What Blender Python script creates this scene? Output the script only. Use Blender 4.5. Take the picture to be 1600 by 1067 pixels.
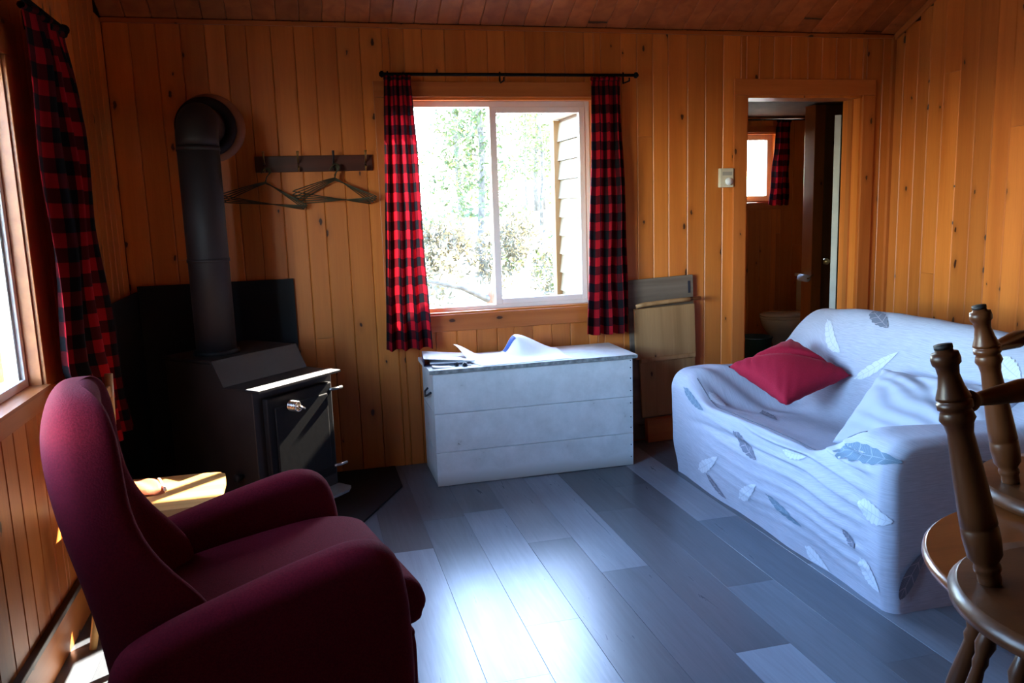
import bpy, bmesh, math, random
from mathutils import Vector, Matrix, noise

# ------------------------------------------------------------------ camera, world, sun, exposure
SC = bpy.context.scene
for o in list(bpy.data.objects):
    bpy.data.objects.remove(o)
COL = SC.collection

def make_camera():
    cd = bpy.data.cameras.new('camera')
    cd.sensor_width = 36.0
    cd.lens = 1268.0 / 1600.0 * 36.0
    cd.clip_start = 0.05
    co = bpy.data.objects.new('camera', cd)
    COL.objects.link(co)
    yaw, pitch, roll = math.radians(14.1), math.radians(9.31), math.radians(-1.91)
    cy, sy, cp, sp = math.cos(yaw), math.sin(yaw), math.cos(pitch), math.sin(pitch)
    F = Vector((sy * cp, cy * cp, -sp)); r = Vector((cy, -sy, 0)); u = r.cross(F)
    c, s = math.cos(roll), math.sin(roll)
    r2 = c * r + s * u; u2 = -s * r + c * u
    M = Matrix((r2, u2, -F)).transposed().to_4x4()
    M.translation = Vector((0, 0, 1.45))
    co.matrix_world = M
    SC.camera = co
make_camera()

SC.view_settings.view_transform = 'Standard'
SC.view_settings.look = 'None'
SC.view_settings.gamma = 1.0
SC.view_settings.use_curve_mapping = False
SC.view_settings.exposure = 3.45

SUN_DIR = Vector((1.13, 1.055, 1.0)).normalized()      # towards the sun
world = bpy.data.worlds.new('sky'); SC.world = world
world.use_nodes = True
wn = world.node_tree.nodes; wl = world.node_tree.links
wn.clear()
wo = wn.new('ShaderNodeOutputWorld'); wb = wn.new('ShaderNodeBackground')
sky = wn.new('ShaderNodeTexSky'); sky.sky_type = 'NISHITA'; sky.sun_disc = False
sky.sun_elevation = math.asin(SUN_DIR.z)
sky.sun_rotation = math.atan2(SUN_DIR.x, SUN_DIR.y)
sky.dust_density = 0.4; sky.ozone_density = 2.5
wl.new(sky.outputs[0], wb.inputs[0]); wl.new(wb.outputs[0], wo.inputs[0])
wb.inputs[1].default_value = 1.0

sd = bpy.data.lights.new('sun', 'SUN'); sd.energy = 13.0; sd.angle = math.radians(0.55); sd.color = (1.0, 0.90, 0.76)
so = bpy.data.objects.new('sun', sd); COL.objects.link(so)
so.rotation_euler = SUN_DIR.to_track_quat('Z', 'Y').to_euler(); so.location = (12, 11, 12)

def portal(loc, direction, sx, sy):                  # sampling portals in the real window openings: they add no light
    ld = bpy.data.lights.new('window_portal', 'AREA'); ld.shape = 'RECTANGLE'; ld.size = sx; ld.size_y = sy
    ld.cycles.is_portal = True
    lo = bpy.data.objects.new('window_portal', ld); COL.objects.link(lo)
    lo.location = loc
    lo.rotation_euler = Vector(direction).to_track_quat('-Z', 'Z').to_euler()

# ------------------------------------------------------------------ room numbers
XL, XR, YB, YF = -0.887, 3.682, 4.555, -2.4
RIDGE_Y = 1.1
def ceil_z(y):
    z = 2.44 + 0.5 * (YB - y)
    if y < RIDGE_Y:
        z = 2.44 + 0.5 * (YB - RIDGE_Y) - 0.5 * (RIDGE_Y - y)
    return z
portal((1.1, 4.72, 1.47), (0, -1, 0), 1.2, 1.25)
portal((-1.05, 2.25, 1.45), (1, 0, 0), 1.1, 1.5)
portal((4.07, 7.02, 1.74), (0, -1, 0), 0.5, 0.65)

# ------------------------------------------------------------------ materials
MATS = {}
def nodes_of(name):
    m = bpy.data.materials.new(name); m.use_nodes = True
    nt = m.node_tree; nt.nodes.clear()
    out = nt.nodes.new('ShaderNodeOutputMaterial'); b = nt.nodes.new('ShaderNodeBsdfPrincipled')
    nt.links.new(b.outputs[0], out.inputs[0])
    MATS[name] = m
    return m, nt, b, out
def N(nt, t, **kw):
    n = nt.nodes.new(t)
    for k, v in kw.items():
        if k in n.inputs.keys() if isinstance(k, str) else False:
            n.inputs[k].default_value = v
        else:
            setattr(n, k, v)
    return n
def vmath(nt, op, a, b):
    n = nt.nodes.new('ShaderNodeVectorMath'); n.operation = op
    for i, v in ((0, a), (1, b)):
        if hasattr(v, 'is_linked'): nt.links.new(v, n.inputs[i])
        else: n.inputs[i].default_value = v
    return n.outputs[0]
def fmath(nt, op, a, b=0.0, c=None, clamp=False):
    n = nt.nodes.new('ShaderNodeMath'); n.operation = op; n.use_clamp = clamp
    for i, v in ((0, a), (1, b)) + (((2, c),) if c is not None else ()):
        if hasattr(v, 'is_linked'): nt.links.new(v, n.inputs[i])
        else: n.inputs[i].default_value = v
    return n.outputs[0]
def mixc(nt, f, a, b, mode='MIX'):
    n = nt.nodes.new('ShaderNodeMix'); n.data_type = 'RGBA'; n.blend_type = mode
    for i, v in ((0, f), (6, a), (7, b)):
        if hasattr(v, 'is_linked'): nt.links.new(v, n.inputs[i])
        elif i == 0: n.inputs[i].default_value = v
        else: n.inputs[i].default_value = (*v, 1)
    return n.outputs[2]
def ramp(nt, f, stops):
    n = nt.nodes.new('ShaderNodeValToRGB'); nt.links.new(f, n.inputs[0])
    e = n.color_ramp.elements
    while len(e) < len(stops): e.new(0.5)
    for el, (p, c) in zip(e, stops):
        el.position = p; el.color = (*c, 1) if len(c) == 3 else c
    return n.outputs[0]
def tnoise(nt, vec, scale, detail=3.0, rough=0.5, dist=0.0):
    n = nt.nodes.new('ShaderNodeTexNoise'); n.inputs['Scale'].default_value = scale
    n.inputs['Detail'].default_value = detail; n.inputs['Roughness'].default_value = rough; n.inputs['Distortion'].default_value = dist
    nt.links.new(vec, n.inputs['Vector']); return n.outputs[0]
def bump(nt, b, h, strength=0.3, dist=0.01):
    n = nt.nodes.new('ShaderNodeBump'); n.inputs['Strength'].default_value = strength; n.inputs['Distance'].default_value = dist
    nt.links.new(h, n.inputs['Height']); nt.links.new(n.outputs[0], b.inputs['Normal'])

def wood(name, light, dark, rough=0.45, knots=True, axis='Z', grain=1.0, var=0.35, coat=0.0, knot_col=(0.05, 0.012, 0.004)):
    m, nt, b, out = nodes_of(name)
    tc = nt.nodes.new('ShaderNodeTexCoord'); oi = nt.nodes.new('ShaderNodeObjectInfo')
    off = vmath(nt, 'MULTIPLY', oi.outputs['Random'], (37.1, 91.7, 53.3))
    v = vmath(nt, 'ADD', tc.outputs['Object'], off)
    st = {'Z': (14, 14, 0.7), 'X': (0.7, 14, 14), 'Y': (14, 0.7, 14)}[axis]
    g = vmath(nt, 'MULTIPLY', v, st)
    n1 = tnoise(nt, g, 0.9 * grain, 3, 0.5, 0.6)
    st2 = {'Z': (1, 1, 0.05), 'X': (0.05, 1, 1), 'Y': (1, 0.05, 1)}[axis]
    n2 = tnoise(nt, vmath(nt, 'MULTIPLY', v, st2), 160 * grain, 3, 0.6)
    c = ramp(nt, n1, [(0.3, dark), (0.62, light)])
    c2 = ramp(nt, n2, [(0.25, (0.84, 0.78, 0.72)), (0.7, (1, 1, 1))])
    c = mixc(nt, 0.5, c, c2, 'MULTIPLY')
    rv = fmath(nt, 'MULTIPLY_ADD', oi.outputs['Random'], var, 1.0 - var * 0.55)
    c = mixc(nt, 1.0, c, (1, 1, 1), 'MULTIPLY')
    comb = nt.nodes.new('ShaderNodeCombineColor')
    for i in range(3): nt.links.new(rv, comb.inputs[i])
    c = mixc(nt, 1.0, c, comb.outputs[0], 'MULTIPLY')
    h = n2
    if knots:
        # knots: 2-D cells over the board's width and length
        sx = nt.nodes.new('ShaderNodeSeparateXYZ'); nt.links.new(v, sx.inputs[0])
        cr_, ln_ = {'Z': (0, 2), 'X': (2, 0), 'Y': (2, 1)}[axis]
        wobn = tnoise(nt, v, 30, 2)
        cb = nt.nodes.new('ShaderNodeCombineXYZ')
        nt.links.new(fmath(nt, 'MULTIPLY_ADD', sx.outputs[cr_], 7.0, fmath(nt, 'MULTIPLY', wobn, 0.10)), cb.inputs[0])
        nt.links.new(fmath(nt, 'MULTIPLY_ADD', sx.outputs[ln_], 3.2, fmath(nt, 'MULTIPLY', wobn, 0.10)), cb.inputs[1])
        vo = nt.nodes.new('ShaderNodeTexVoronoi'); vo.voronoi_dimensions = '2D'; vo.inputs['Scale'].default_value = 1.0
        nt.links.new(cb.outputs[0], vo.inputs['Vector'])
        sep = nt.nodes.new('ShaderNodeSeparateColor'); nt.links.new(vo.outputs['Color'], sep.inputs[0])
        on = fmath(nt, 'GREATER_THAN', sep.outputs[0], 0.60)
        size = fmath(nt, 'MULTIPLY_ADD', sep.outputs[1], 0.055, 0.025)
        k = fmath(nt, 'SUBTRACT', 1.0, fmath(nt, 'DIVIDE', vo.outputs['Distance'], size), clamp=True)
        k = fmath(nt, 'MULTIPLY', fmath(nt, 'MULTIPLY', k, 3.0, clamp=True), on)
        halo = fmath(nt, 'SUBTRACT', 1.0, fmath(nt, 'DIVIDE', vo.outputs['Distance'], fmath(nt, 'MULTIPLY', size, 3.2)), clamp=True)
        halo = fmath(nt, 'MULTIPLY', fmath(nt, 'MULTIPLY', halo, on), 0.5)
        c = mixc(nt, halo, c, tuple(0.45 * x for x in dark))
        c = mixc(nt, k, c, knot_col)
    nt.links.new(c, b.inputs['Base Color'])
    b.inputs['Roughness'].default_value = rough
    b.inputs['Coat Weight'].default_value = coat; b.inputs['Coat Roughness'].default_value = 0.15
    bump(nt, b, h, 0.08, 0.002)
    return m
def comb3(nt, f):
    n = nt.nodes.new('ShaderNodeCombineXYZ')
    for i in range(3): nt.links.new(f, n.inputs[i])
    return n.outputs[0]

PINE = wood('pine_board', (0.64, 0.192, 0.032), (0.52, 0.138, 0.020), 0.40)
PINE_X = wood('pine_board_lying', (0.64, 0.20, 0.034), (0.52, 0.145, 0.022), 0.40, axis='X')
PINE_Y = wood('pine_board_deep', (0.64, 0.20, 0.034), (0.52, 0.145, 0.022), 0.40, axis='Y')
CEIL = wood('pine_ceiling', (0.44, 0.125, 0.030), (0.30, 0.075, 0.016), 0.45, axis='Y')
TRIM = wood('trim_wood', (0.50, 0.145, 0.030), (0.38, 0.095, 0.016), 0.4, var=0.1)
TRIM_X = wood('trim_wood_lying', (0.50, 0.145, 0.030), (0.38, 0.095, 0.016), 0.4, axis='X', var=0.1)
TRIM_Y = wood('trim_wood_deep', (0.50, 0.145, 0.030), (0.38, 0.095, 0.016), 0.4, axis='Y', var=0.1)
DARKSTRIP = wood('dark_strip', (0.06, 0.02, 0.01), (0.03, 0.01, 0.006), 0.5, knots=False, axis='Y')
WALNUT = wood('stained_maple', (0.085, 0.026, 0.007), (0.038, 0.011, 0.0035), 0.38, knots=False, coat=0.08)
for n_ in WALNUT.node_tree.nodes:
    if n_.type == 'BSDF_PRINCIPLED': n_.inputs['Specular IOR Level'].default_value = 0.28
TABLEW = wood('table_top_wood', (0.19, 0.050, 0.009), (0.12, 0.030, 0.006), 0.30, knots=False, axis='X', coat=0.4)
YELLOWW = wood('yellow_pine_chair', (0.64, 0.36, 0.13), (0.50, 0.25, 0.075), 0.35, knots=False, axis='X')
PLY = wood('worn_plywood', (0.46, 0.24, 0.095), (0.32, 0.155, 0.055), 0.6, axis='Z', var=0.15)
PLYD = wood('grey_worn_board', (0.17, 0.12, 0.085), (0.09, 0.06, 0.04), 0.65, axis='X', var=0.1)
RAILW = wood('mahogany_rail', (0.10, 0.022, 0.012), (0.055, 0.012, 0.007), 0.35, knots=False, axis='X')
SIDING = wood('cedar_siding', (0.105, 0.075, 0.038), (0.085, 0.056, 0.025), 0.6, axis='Y')
LUMBER = wood('dull_lumber', (0.35, 0.2, 0.09), (0.25, 0.12, 0.05), 0.7, knots=False)

def plain(name, col, rough=0.5, metal=0.0, nscale=0, namt=0.15, bstr=0.0, sheen=0.0, coat=0.0, spec=0.5):
    m, nt, b, out = nodes_of(name)
    b.inputs['Roughness'].default_value = rough; b.inputs['Metallic'].default_value = metal
    b.inputs['Coat Weight'].default_value = coat
    b.inputs['Specular IOR Level'].default_value = spec
    if sheen:
        b.inputs['Sheen Weight'].default_value = sheen; b.inputs['Sheen Roughness'].default_value = 0.5
        b.inputs['Sheen Tint'].default_value = (*[min(1, 2.2 * c + 0.15) for c in col], 1)
    tc = nt.nodes.new('ShaderNodeTexCoord')
    n = tnoise(nt, tc.outputs['Object'], nscale or 8, 4)
    c = ramp(nt, n, [(0.3, tuple(x * (1 - namt) for x in col)), (0.7, tuple(min(1, x * (1 + namt)) for x in col))])
    nt.links.new(c, b.inputs['Base Color'])
    if bstr: bump(nt, b, n, bstr, 0.004)
    return m
IRON = plain('cast_iron', (0.005, 0.004, 0.004), 0.65, 0.0, 40, 0.2, 0.05, spec=0.2)
STOVE = plain('painted_steel', (0.016, 0.011, 0.009), 0.5, 0.1, 6, 0.3, spec=0.3)
PIPE = plain('matte_pipe', (0.015, 0.009, 0.010), 0.6, 0.0, 5, 0.25, spec=0.3)
SHIELD = plain('sheet_metal_black', (0.004, 0.005, 0.007), 0.6, 0.0, 4, 0.2, spec=0.3)
STEEL = plain('worn_steel', (0.33, 0.32, 0.31), 0.32, 0.9, 12, 0.2)
STEELP = plain('bare_shelf_steel', (0.45, 0.44, 0.43), 0.5, 0.5, 12, 0.15)
CHROME = plain('polished_spring', (0.75, 0.66, 0.58), 0.18, 1.0, 8, 0.05)
BLACKM = plain('black_rod', (0.010, 0.010, 0.011), 0.9, 0.0, 8, 0.1, spec=0.02)
VINYL = plain('white_vinyl', (0.86, 0.78, 0.74), 0.35, 0, 5, 0.03)
RUBBER = plain('black_rubber', (0.01, 0.01, 0.012), 0.6)
RED = plain('burgundy_upholstery', (0.092, 0.0035, 0.0085), 0.9, 0, 220, 0.25, 0.25, sheen=0.02, spec=0.08)
PILLOWR = plain('crimson_cotton', (0.33, 0.009, 0.030), 0.85, 0, 260, 0.15, 0.2, sheen=0.06, spec=0.2)
PORCELAIN = plain('bone_porcelain', (0.62, 0.56, 0.42), 0.12, 0, 3, 0.03, coat=0.3)
PLASTIC = plain('ivory_plastic', (0.62, 0.56, 0.42), 0.4)
TEAL = plain('teal_plastic', (0.02, 0.05, 0.045), 0.4)
PAPER = plain('white_paper', (0.85, 0.86, 0.88), 0.5, 0, 3, 0.03)
BLUEP = plain('blue_print', (0.03, 0.10, 0.35), 0.4)
NAVY = plain('navy_binder', (0.02, 0.024, 0.07), 0.4)
KEYM = plain('dark_keys', (0.03, 0.03, 0.04), 0.3, 0.4)
WIRE = plain('hanger_wire', (0.05, 0.042, 0.02), 0.5, 0.4)
ORANGE = plain('orange_cloth', (0.55, 0.12, 0.035), 0.8, 0, 90, 0.15, 0.2)
CREAM = plain('cream_cloth', (0.80, 0.70, 0.60), 0.8, 0, 90, 0.1, 0.2)
WHITED = plain('white_door_paint', (0.45, 0.45, 0.40), 0.4)
BRASS = plain('aged_brass', (0.30, 0.19, 0.07), 0.35, 0.9)
ROOFM = plain('brown_roof', (0.10, 0.08, 0.07), 0.8)
BARK = plain('grey_bark', (0.085, 0.070, 0.056), 0.9, 0, 14, 0.5, 0.6)
ROCK = plain('pale_granite', (0.13, 0.12, 0.11), 0.9, 0, 6, 0.35, 0.5)

def leafmat(name, col, tr=0.4):
    m, nt, b, out = nodes_of(name)
    oi = nt.nodes.new('ShaderNodeTexCoord')
    n = tnoise(nt, oi.outputs['Object'], 3.0, 3)
    c = ramp(nt, n, [(0.3, tuple(x * 0.6 for x in col)), (0.7, tuple(min(1, x * 1.3) for x in col))])
    nt.links.new(c, b.inputs['Base Color']); b.inputs['Roughness'].default_value = 0.6
    t = nt.nodes.new('ShaderNodeBsdfTranslucent'); nt.links.new(c, t.inputs[0])
    mx = nt.nodes.new('ShaderNodeMixShader'); mx.inputs[0].default_value = tr
    nt.links.new(b.outputs[0], mx.inputs[1]); nt.links.new(t.outputs[0], mx.inputs[2]); nt.links.new(mx.outputs[0], out.inputs[0])
    return m
NEEDLE = leafmat('needle_green', (0.060, 0.078, 0.026))
LEAFG = leafmat('leaf_green', (0.075, 0.10, 0.03))
LEAFY = leafmat('leaf_yellow', (0.105, 0.085, 0.045))

def glassmat():
    m, nt, b, out = nodes_of('window_glass')
    nt.nodes.remove(b)
    t = nt.nodes.new('ShaderNodeBsdfTransparent'); t.inputs[0].default_value = (0.97, 0.98, 0.98, 1)
    g = nt.nodes.new('ShaderNodeBsdfGlossy'); g.inputs['Roughness'].default_value = 0.01
    fr = nt.nodes.new('ShaderNodeFresnel'); fr.inputs[0].default_value = 1.45
    f = fmath(nt, 'MINIMUM', fr.outputs[0], 0.5)
    mx = nt.nodes.new('ShaderNodeMixShader'); nt.links.new(f, mx.inputs[0])
    nt.links.new(t.outputs[0], mx.inputs[1]); nt.links.new(g.outputs[0], mx.inputs[2]); nt.links.new(mx.outputs[0], out.inputs[0])
    return m
GLASS = glassmat()

def plaid():
    m, nt, b, out = nodes_of('buffalo_plaid')
    tc = nt.nodes.new('ShaderNodeTexCoord'); sp = nt.nodes.new('ShaderNodeSeparateXYZ'); nt.links.new(tc.outputs['UV'], sp.inputs[0])
    per = 0.101
    def stripe(s):
        return fmath(nt, 'GREATER_THAN', fmath(nt, 'FRACT', fmath(nt, 'DIVIDE', s, per)), 0.5)
    a, c = stripe(sp.outputs[0]), stripe(sp.outputs[1])
    s = fmath(nt, 'MULTIPLY', fmath(nt, 'ADD', a, c), 0.5)
    n = tnoise(nt, tc.outputs['UV'], 900, 2)
    col = ramp(nt, s, [(0.0, (0.38, 0.006, 0.014)), (0.5, (0.075, 0.004, 0.007)), (1.0, (0.006, 0.007, 0.009))])
    col = mixc(nt, 0.3, col, ramp(nt, n, [(0.3, (0.6, 0.6, 0.6)), (0.7, (1, 1, 1))]), 'MULTIPLY')
    nt.links.new(col, b.inputs['Base Color']); b.inputs['Roughness'].default_value = 0.9; b.inputs['Specular IOR Level'].default_value = 0.15
    t = nt.nodes.new('ShaderNodeBsdfTranslucent')
    nt.links.new(col, t.inputs[0])
    mx = nt.nodes.new('ShaderNodeMixShader'); mx.inputs[0].default_value = 0.30
    nt.links.new(b.outputs[0], mx.inputs[1]); nt.links.new(t.outputs[0], mx.inputs[2]); nt.links.new(mx.outputs[0], out.inputs[0])
    return m
PLAID = plaid()

def slip():
    m, nt, b, out = nodes_of('grey_blue_slipcover')
    tc = nt.nodes.new('ShaderNodeTexCoord')
    v = vmath(nt, 'MULTIPLY', tc.outputs['UV'], (14, 260, 1))
    n = tnoise(nt, v, 1.0, 3, 0.6)
    n2 = tnoise(nt, tc.outputs['Object'], 3, 3)
    c = ramp(nt, n, [(0.3, (0.37, 0.39, 0.47)), (0.7, (0.50, 0.53, 0.62))])
    c = mixc(nt, 0.5, c, ramp(nt, n2, [(0.3, (0.85, 0.85, 0.88)), (0.7, (1, 1, 1))]), 'MULTIPLY')
    nt.links.new(c, b.inputs['Base Color']); b.inputs['Roughness'].default_value = 0.85; b.inputs['Specular IOR Level'].default_value = 0.2
    bump(nt, b, n, 0.15, 0.002)
    return m
SLIP = slip()

def feathermat(name, c1, c2, stripes):
    m, nt, b, out = nodes_of(name)
    tc = nt.nodes.new('ShaderNodeTexCoord'); sp = nt.nodes.new('ShaderNodeSeparateXYZ'); nt.links.new(tc.outputs['UV'], sp.inputs[0])
    # u runs along the feather 0..1, v across -1..1
    av = fmath(nt, 'ABSOLUTE', sp.outputs[1])
    ph = fmath(nt, 'ADD', fmath(nt, 'MULTIPLY', sp.outputs[0], stripes), fmath(nt, 'MULTIPLY', av, 0.5))
    st = fmath(nt, 'GREATER_THAN', fmath(nt, 'FRACT', ph), 0.90)
    barb = fmath(nt, 'GREATER_THAN', fmath(nt, 'FRACT', fmath(nt, 'MULTIPLY', ph, 7.0)), 0.72)
    quill = fmath(nt, 'LESS_THAN', av, 0.05)
    k = fmath(nt, 'MAXIMUM', fmath(nt, 'MAXIMUM', st, quill), fmath(nt, 'MULTIPLY', barb, 0.45))
    c = mixc(nt, k, c1, c2)
    nt.links.new(c, b.inputs['Base Color']); b.inputs['Roughness'].default_value = 0.85; b.inputs['Specular IOR Level'].default_value = 0.2
    return m
FEATH = {
    'dark': feathermat('feather_print_dark', (0.13, 0.15, 0.20), (0.36, 0.33, 0.38), 4.0),
    'teal': feathermat('feather_print_teal', (0.14, 0.21, 0.28), (0.26, 0.33, 0.41), 6.0),
    'white': feathermat('feather_print_white', (0.62, 0.66, 0.74), (0.46, 0.49, 0.57), 8.0),
}

def floormat():
    m, nt, b, out = nodes_of('grey_laminate')
    tc = nt.nodes.new('ShaderNodeTexCoord'); oi = nt.nodes.new('ShaderNodeObjectInfo')
    v = vmath(nt, 'ADD', tc.outputs['Object'], vmath(nt, 'MULTIPLY', oi.outputs['Random'], (37.1, 91.7, 53.3)))
    n1 = tnoise(nt, vmath(nt, 'MULTIPLY', v, (22, 1.4, 1)), 1.0, 6, 0.65, 1.5)
    n2 = tnoise(nt, vmath(nt, 'MULTIPLY', v, (5, 1.0, 1)), 1.2, 3)
    n3 = tnoise(nt, vmath(nt, 'MULTIPLY', v, (120, 6, 1)), 1.0, 3)
    g = fmath(nt, 'ADD', fmath(nt, 'MULTIPLY', n1, 0.55), fmath(nt, 'MULTIPLY', n2, 0.45))
    c = ramp(nt, g, [(0.30, (0.74, 0.73, 0.73)), (0.68, (1.10, 1.09, 1.08))])
    c = mixc(nt, 0.35, c, ramp(nt, n3, [(0.3, (0.7, 0.7, 0.7)), (0.6, (1, 1, 1))]), 'MULTIPLY')
    c = mixc(nt, 1.0, c, oi.outputs['Color'], 'MULTIPLY')
    nt.links.new(c, b.inputs['Base Color'])
    r = ramp(nt, n1, [(0.3, (0.33,) * 3), (0.7, (0.27,) * 3)])
    nt.links.new(r, b.inputs['Roughness'])
    bump(nt, b, n3, 0.03, 0.001)
    return m
FLOORM = floormat()
JOINT = plain('dark_joint', (0.02, 0.019, 0.02), 0.8)
CUT = plain('dark_groove', (0.05, 0.02, 0.008), 0.8)

def chestmat(axis):
    m, nt, b, out = nodes_of('chipped_white_paint_' + axis.lower())
    tc = nt.nodes.new('ShaderNodeTexCoord'); oi = nt.nodes.new('ShaderNodeObjectInfo')
    v = vmath(nt, 'ADD', tc.outputs['Object'], vmath(nt, 'MULTIPLY', oi.outputs['Random'], (7.1, 9.7, 5.3)))
    st = {'X': (2.5, 20, 45), 'Y': (20, 2.5, 45)}[axis]
    n = tnoise(nt, vmath(nt, 'MULTIPLY', v, st), 1.0, 5, 0.6)
    n2 = tnoise(nt, v, 9, 6, 0.7)
    chip = ramp(nt, n2, [(0.28, (1, 1, 1)), (0.33, (0, 0, 0))])
    crack = ramp(nt, n, [(0.25, (0.8, 0.8, 0.8)), (0.30, (0, 0, 0))])
    base = ramp(nt, n2, [(0.3, (0.56, 0.58, 0.56)), (0.7, (0.72, 0.74, 0.73))])
    c = mixc(nt, crack, base, (0.36, 0.34, 0.30))
    c = mixc(nt, chip, c, (0.22, 0.20, 0.17))
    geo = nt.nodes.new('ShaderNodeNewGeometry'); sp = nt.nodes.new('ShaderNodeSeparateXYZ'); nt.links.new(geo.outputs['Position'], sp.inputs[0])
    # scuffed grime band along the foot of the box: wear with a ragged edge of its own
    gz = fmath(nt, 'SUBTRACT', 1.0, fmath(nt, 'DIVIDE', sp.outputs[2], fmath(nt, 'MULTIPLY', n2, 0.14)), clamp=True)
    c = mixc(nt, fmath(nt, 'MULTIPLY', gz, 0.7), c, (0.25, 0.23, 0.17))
    nt.links.new(c, b.inputs['Base Color']); b.inputs['Roughness'].default_value = 0.5
    bump(nt, b, n2, 0.12, 0.002)
    return m
CHX, CHY = chestmat('X'), chestmat('Y')
WORNEDGE = plain('worn_lid_edge', (0.22, 0.23, 0.22), 0.6, 0, 30, 0.6)

def groundmat():
    m, nt, b, out = nodes_of('forest_ground')
    tc = nt.nodes.new('ShaderNodeTexCoord')
    n = tnoise(nt, tc.outputs['Object'], 0.7, 6, 0.65); n2 = tnoise(nt, tc.outputs['Object'], 9, 4)
    c = ramp(nt, n, [(0.35, (0.07, 0.07, 0.03)), (0.5, (0.14, 0.11, 0.07)), (0.65, (0.22, 0.19, 0.14))])
    c = mixc(nt, 0.5, c, ramp(nt, n2, [(0.3, (0.5, 0.5, 0.5)), (0.7, (1, 1, 1))]), 'MULTIPLY')
    nt.links.new(c, b.inputs['Base Color']); b.inputs['Roughness'].default_value = 0.95
    bump(nt, b, n2, 0.5, 0.05)
    return m
GROUND = groundmat()

# ------------------------------------------------------------------ mesh helpers
def link(name, me, mat, parent=None, smooth=False, loc=None, rot=None):
    o = bpy.data.objects.new(name, me); COL.objects.link(o)
    mats = mat if isinstance(mat, (list, tuple)) else [mat]
    if not me.materials:
        for m in mats: me.materials.append(m)
    if smooth:
        for p in me.polygons: p.use_smooth = True
    if loc is not None: o.location = loc
    if rot is not None: o.rotation_euler = rot
    if parent: o.parent = parent
    return o
def from_bm(name, bm, mat, parent=None, smooth=False, **k):
    bmesh.ops.recalc_face_normals(bm, faces=bm.faces)
    me = bpy.data.meshes.new(name); bm.to_mesh(me); bm.free()
    return link(name, me, mat, parent, smooth, **k)
def tag(o, label, cat, group=None, kind=None):
    o['label'] = label; o['category'] = cat
    if group: o['group'] = group
    if kind: o['kind'] = kind
    return o
def empty(name, loc=(0, 0, 0), rz=0.0):
    o = bpy.data.objects.new(name, None); COL.objects.link(o); o.location = loc; o.rotation_euler = (0, 0, rz); o.empty_display_size = 0.1
    return o
def struct(o, label=None):
    o['kind'] = 'structure'
    if label: o['label'] = label
    return o
def bm_box(bm, x0, x1, y0, y1, z0, z1, bev=0.0, seg=2, mi=0):
    vs = [bm.verts.new(p) for p in ((x0, y0, z0), (x1, y0, z0), (x1, y1, z0), (x0, y1, z0), (x0, y0, z1), (x1, y0, z1), (x1, y1, z1), (x0, y1, z1))]
    fs = [bm.faces.new([vs[i] for i in f]) for f in ((0, 3, 2, 1), (4, 5, 6, 7), (0, 1, 5, 4), (1, 2, 6, 5), (2, 3, 7, 6), (3, 0, 4, 7))]
    for f in fs: f.material_index = mi
    if bev:
        es = set(e for f in fs for e in f.edges)
        bmesh.ops.bevel(bm, geom=list(es), offset=bev, segments=seg, affect='EDGES', profile=0.5)
    return vs
def box(name, x0, x1, y0, y1, z0, z1, mat, parent=None, bev=0.0, seg=2, origin=True, smooth=False):
    c = Vector(((x0 + x1) / 2, (y0 + y1) / 2, (z0 + z1) / 2)) if origin else Vector((0, 0, 0))
    bm = bmesh.new()
    bm_box(bm, x0 - c.x, x1 - c.x, y0 - c.y, y1 - c.y, z0 - c.z, z1 - c.z, bev, seg)
    return from_bm(name, bm, mat, parent, smooth, loc=c)
def boxes(name, lst, mat, parent=None, bev=0.0):
    bm = bmesh.new()
    for b in lst: bm_box(bm, *b, bev=bev)
    return from_bm(name, bm, mat, parent)
def board(name, size, axis, mat, parent, loc, face=(0, -1), ch=0.004, rot=None):
    """a board with chamfered long edges on its showing face. size=(width, thickness, length); built with length on Z, face to -Y, then turned"""
    w, t, L = size
    c = min(ch, w * 0.2, t * 0.5)
    prof = [(-w / 2, 0), (-w / 2, -t + c), (-w / 2 + c, -t), (w / 2 - c, -t), (w / 2, -t + c), (w / 2, 0)]
    bm = bmesh.new()
    a = [bm.verts.new((x, y, -L / 2)) for x, y in prof]; b = [bm.verts.new((x, y, L / 2)) for x, y in prof]
    n = len(prof)
    for i in range(n): bm.faces.new((a[i], a[(i + 1) % n], b[(i + 1) % n], b[i]))
    bm.faces.new(a[::-1]); bm.faces.new(b)
    if axis is not None: bmesh.ops.transform(bm, matrix=axis, verts=bm.verts)
    return from_bm(name, bm, mat, parent, loc=loc, rot=rot)
def tube_bm(bm, pts, rad, seg=8, caps=True):
    pts = [Vector(p) for p in pts]
    rads = rad if isinstance(rad, (list, tuple)) else [rad] * len(pts)
    rings = []; up = None
    for i, p in enumerate(pts):
        d = (pts[min(i + 1, len(pts) - 1)] - pts[max(i - 1, 0)]).normalized()
        if up is None:
            up = Vector((0, 0, 1)) if abs(d.z) < 0.9 else Vector((1, 0, 0))
        x = d.cross(up).normalized(); up = x.cross(d).normalized()
        rings.append([bm.verts.new(p + rads[i] * (math.cos(2 * math.pi * k / seg) * x + math.sin(2 * math.pi * k / seg) * up)) for k in range(seg)])
    for r0, r1 in zip(rings, rings[1:]):
        for k in range(seg): bm.faces.new((r0[k], r0[(k + 1) % seg], r1[(k + 1) % seg], r1[k]))
    if caps:
        bm.faces.new(rings[0][::-1]); bm.faces.new(rings[-1])
def tube(name, pts, rad, mat, parent=None, seg=10):
    bm = bmesh.new(); tube_bm(bm, pts, rad, seg); return from_bm(name, bm, mat, parent, True)
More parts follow.
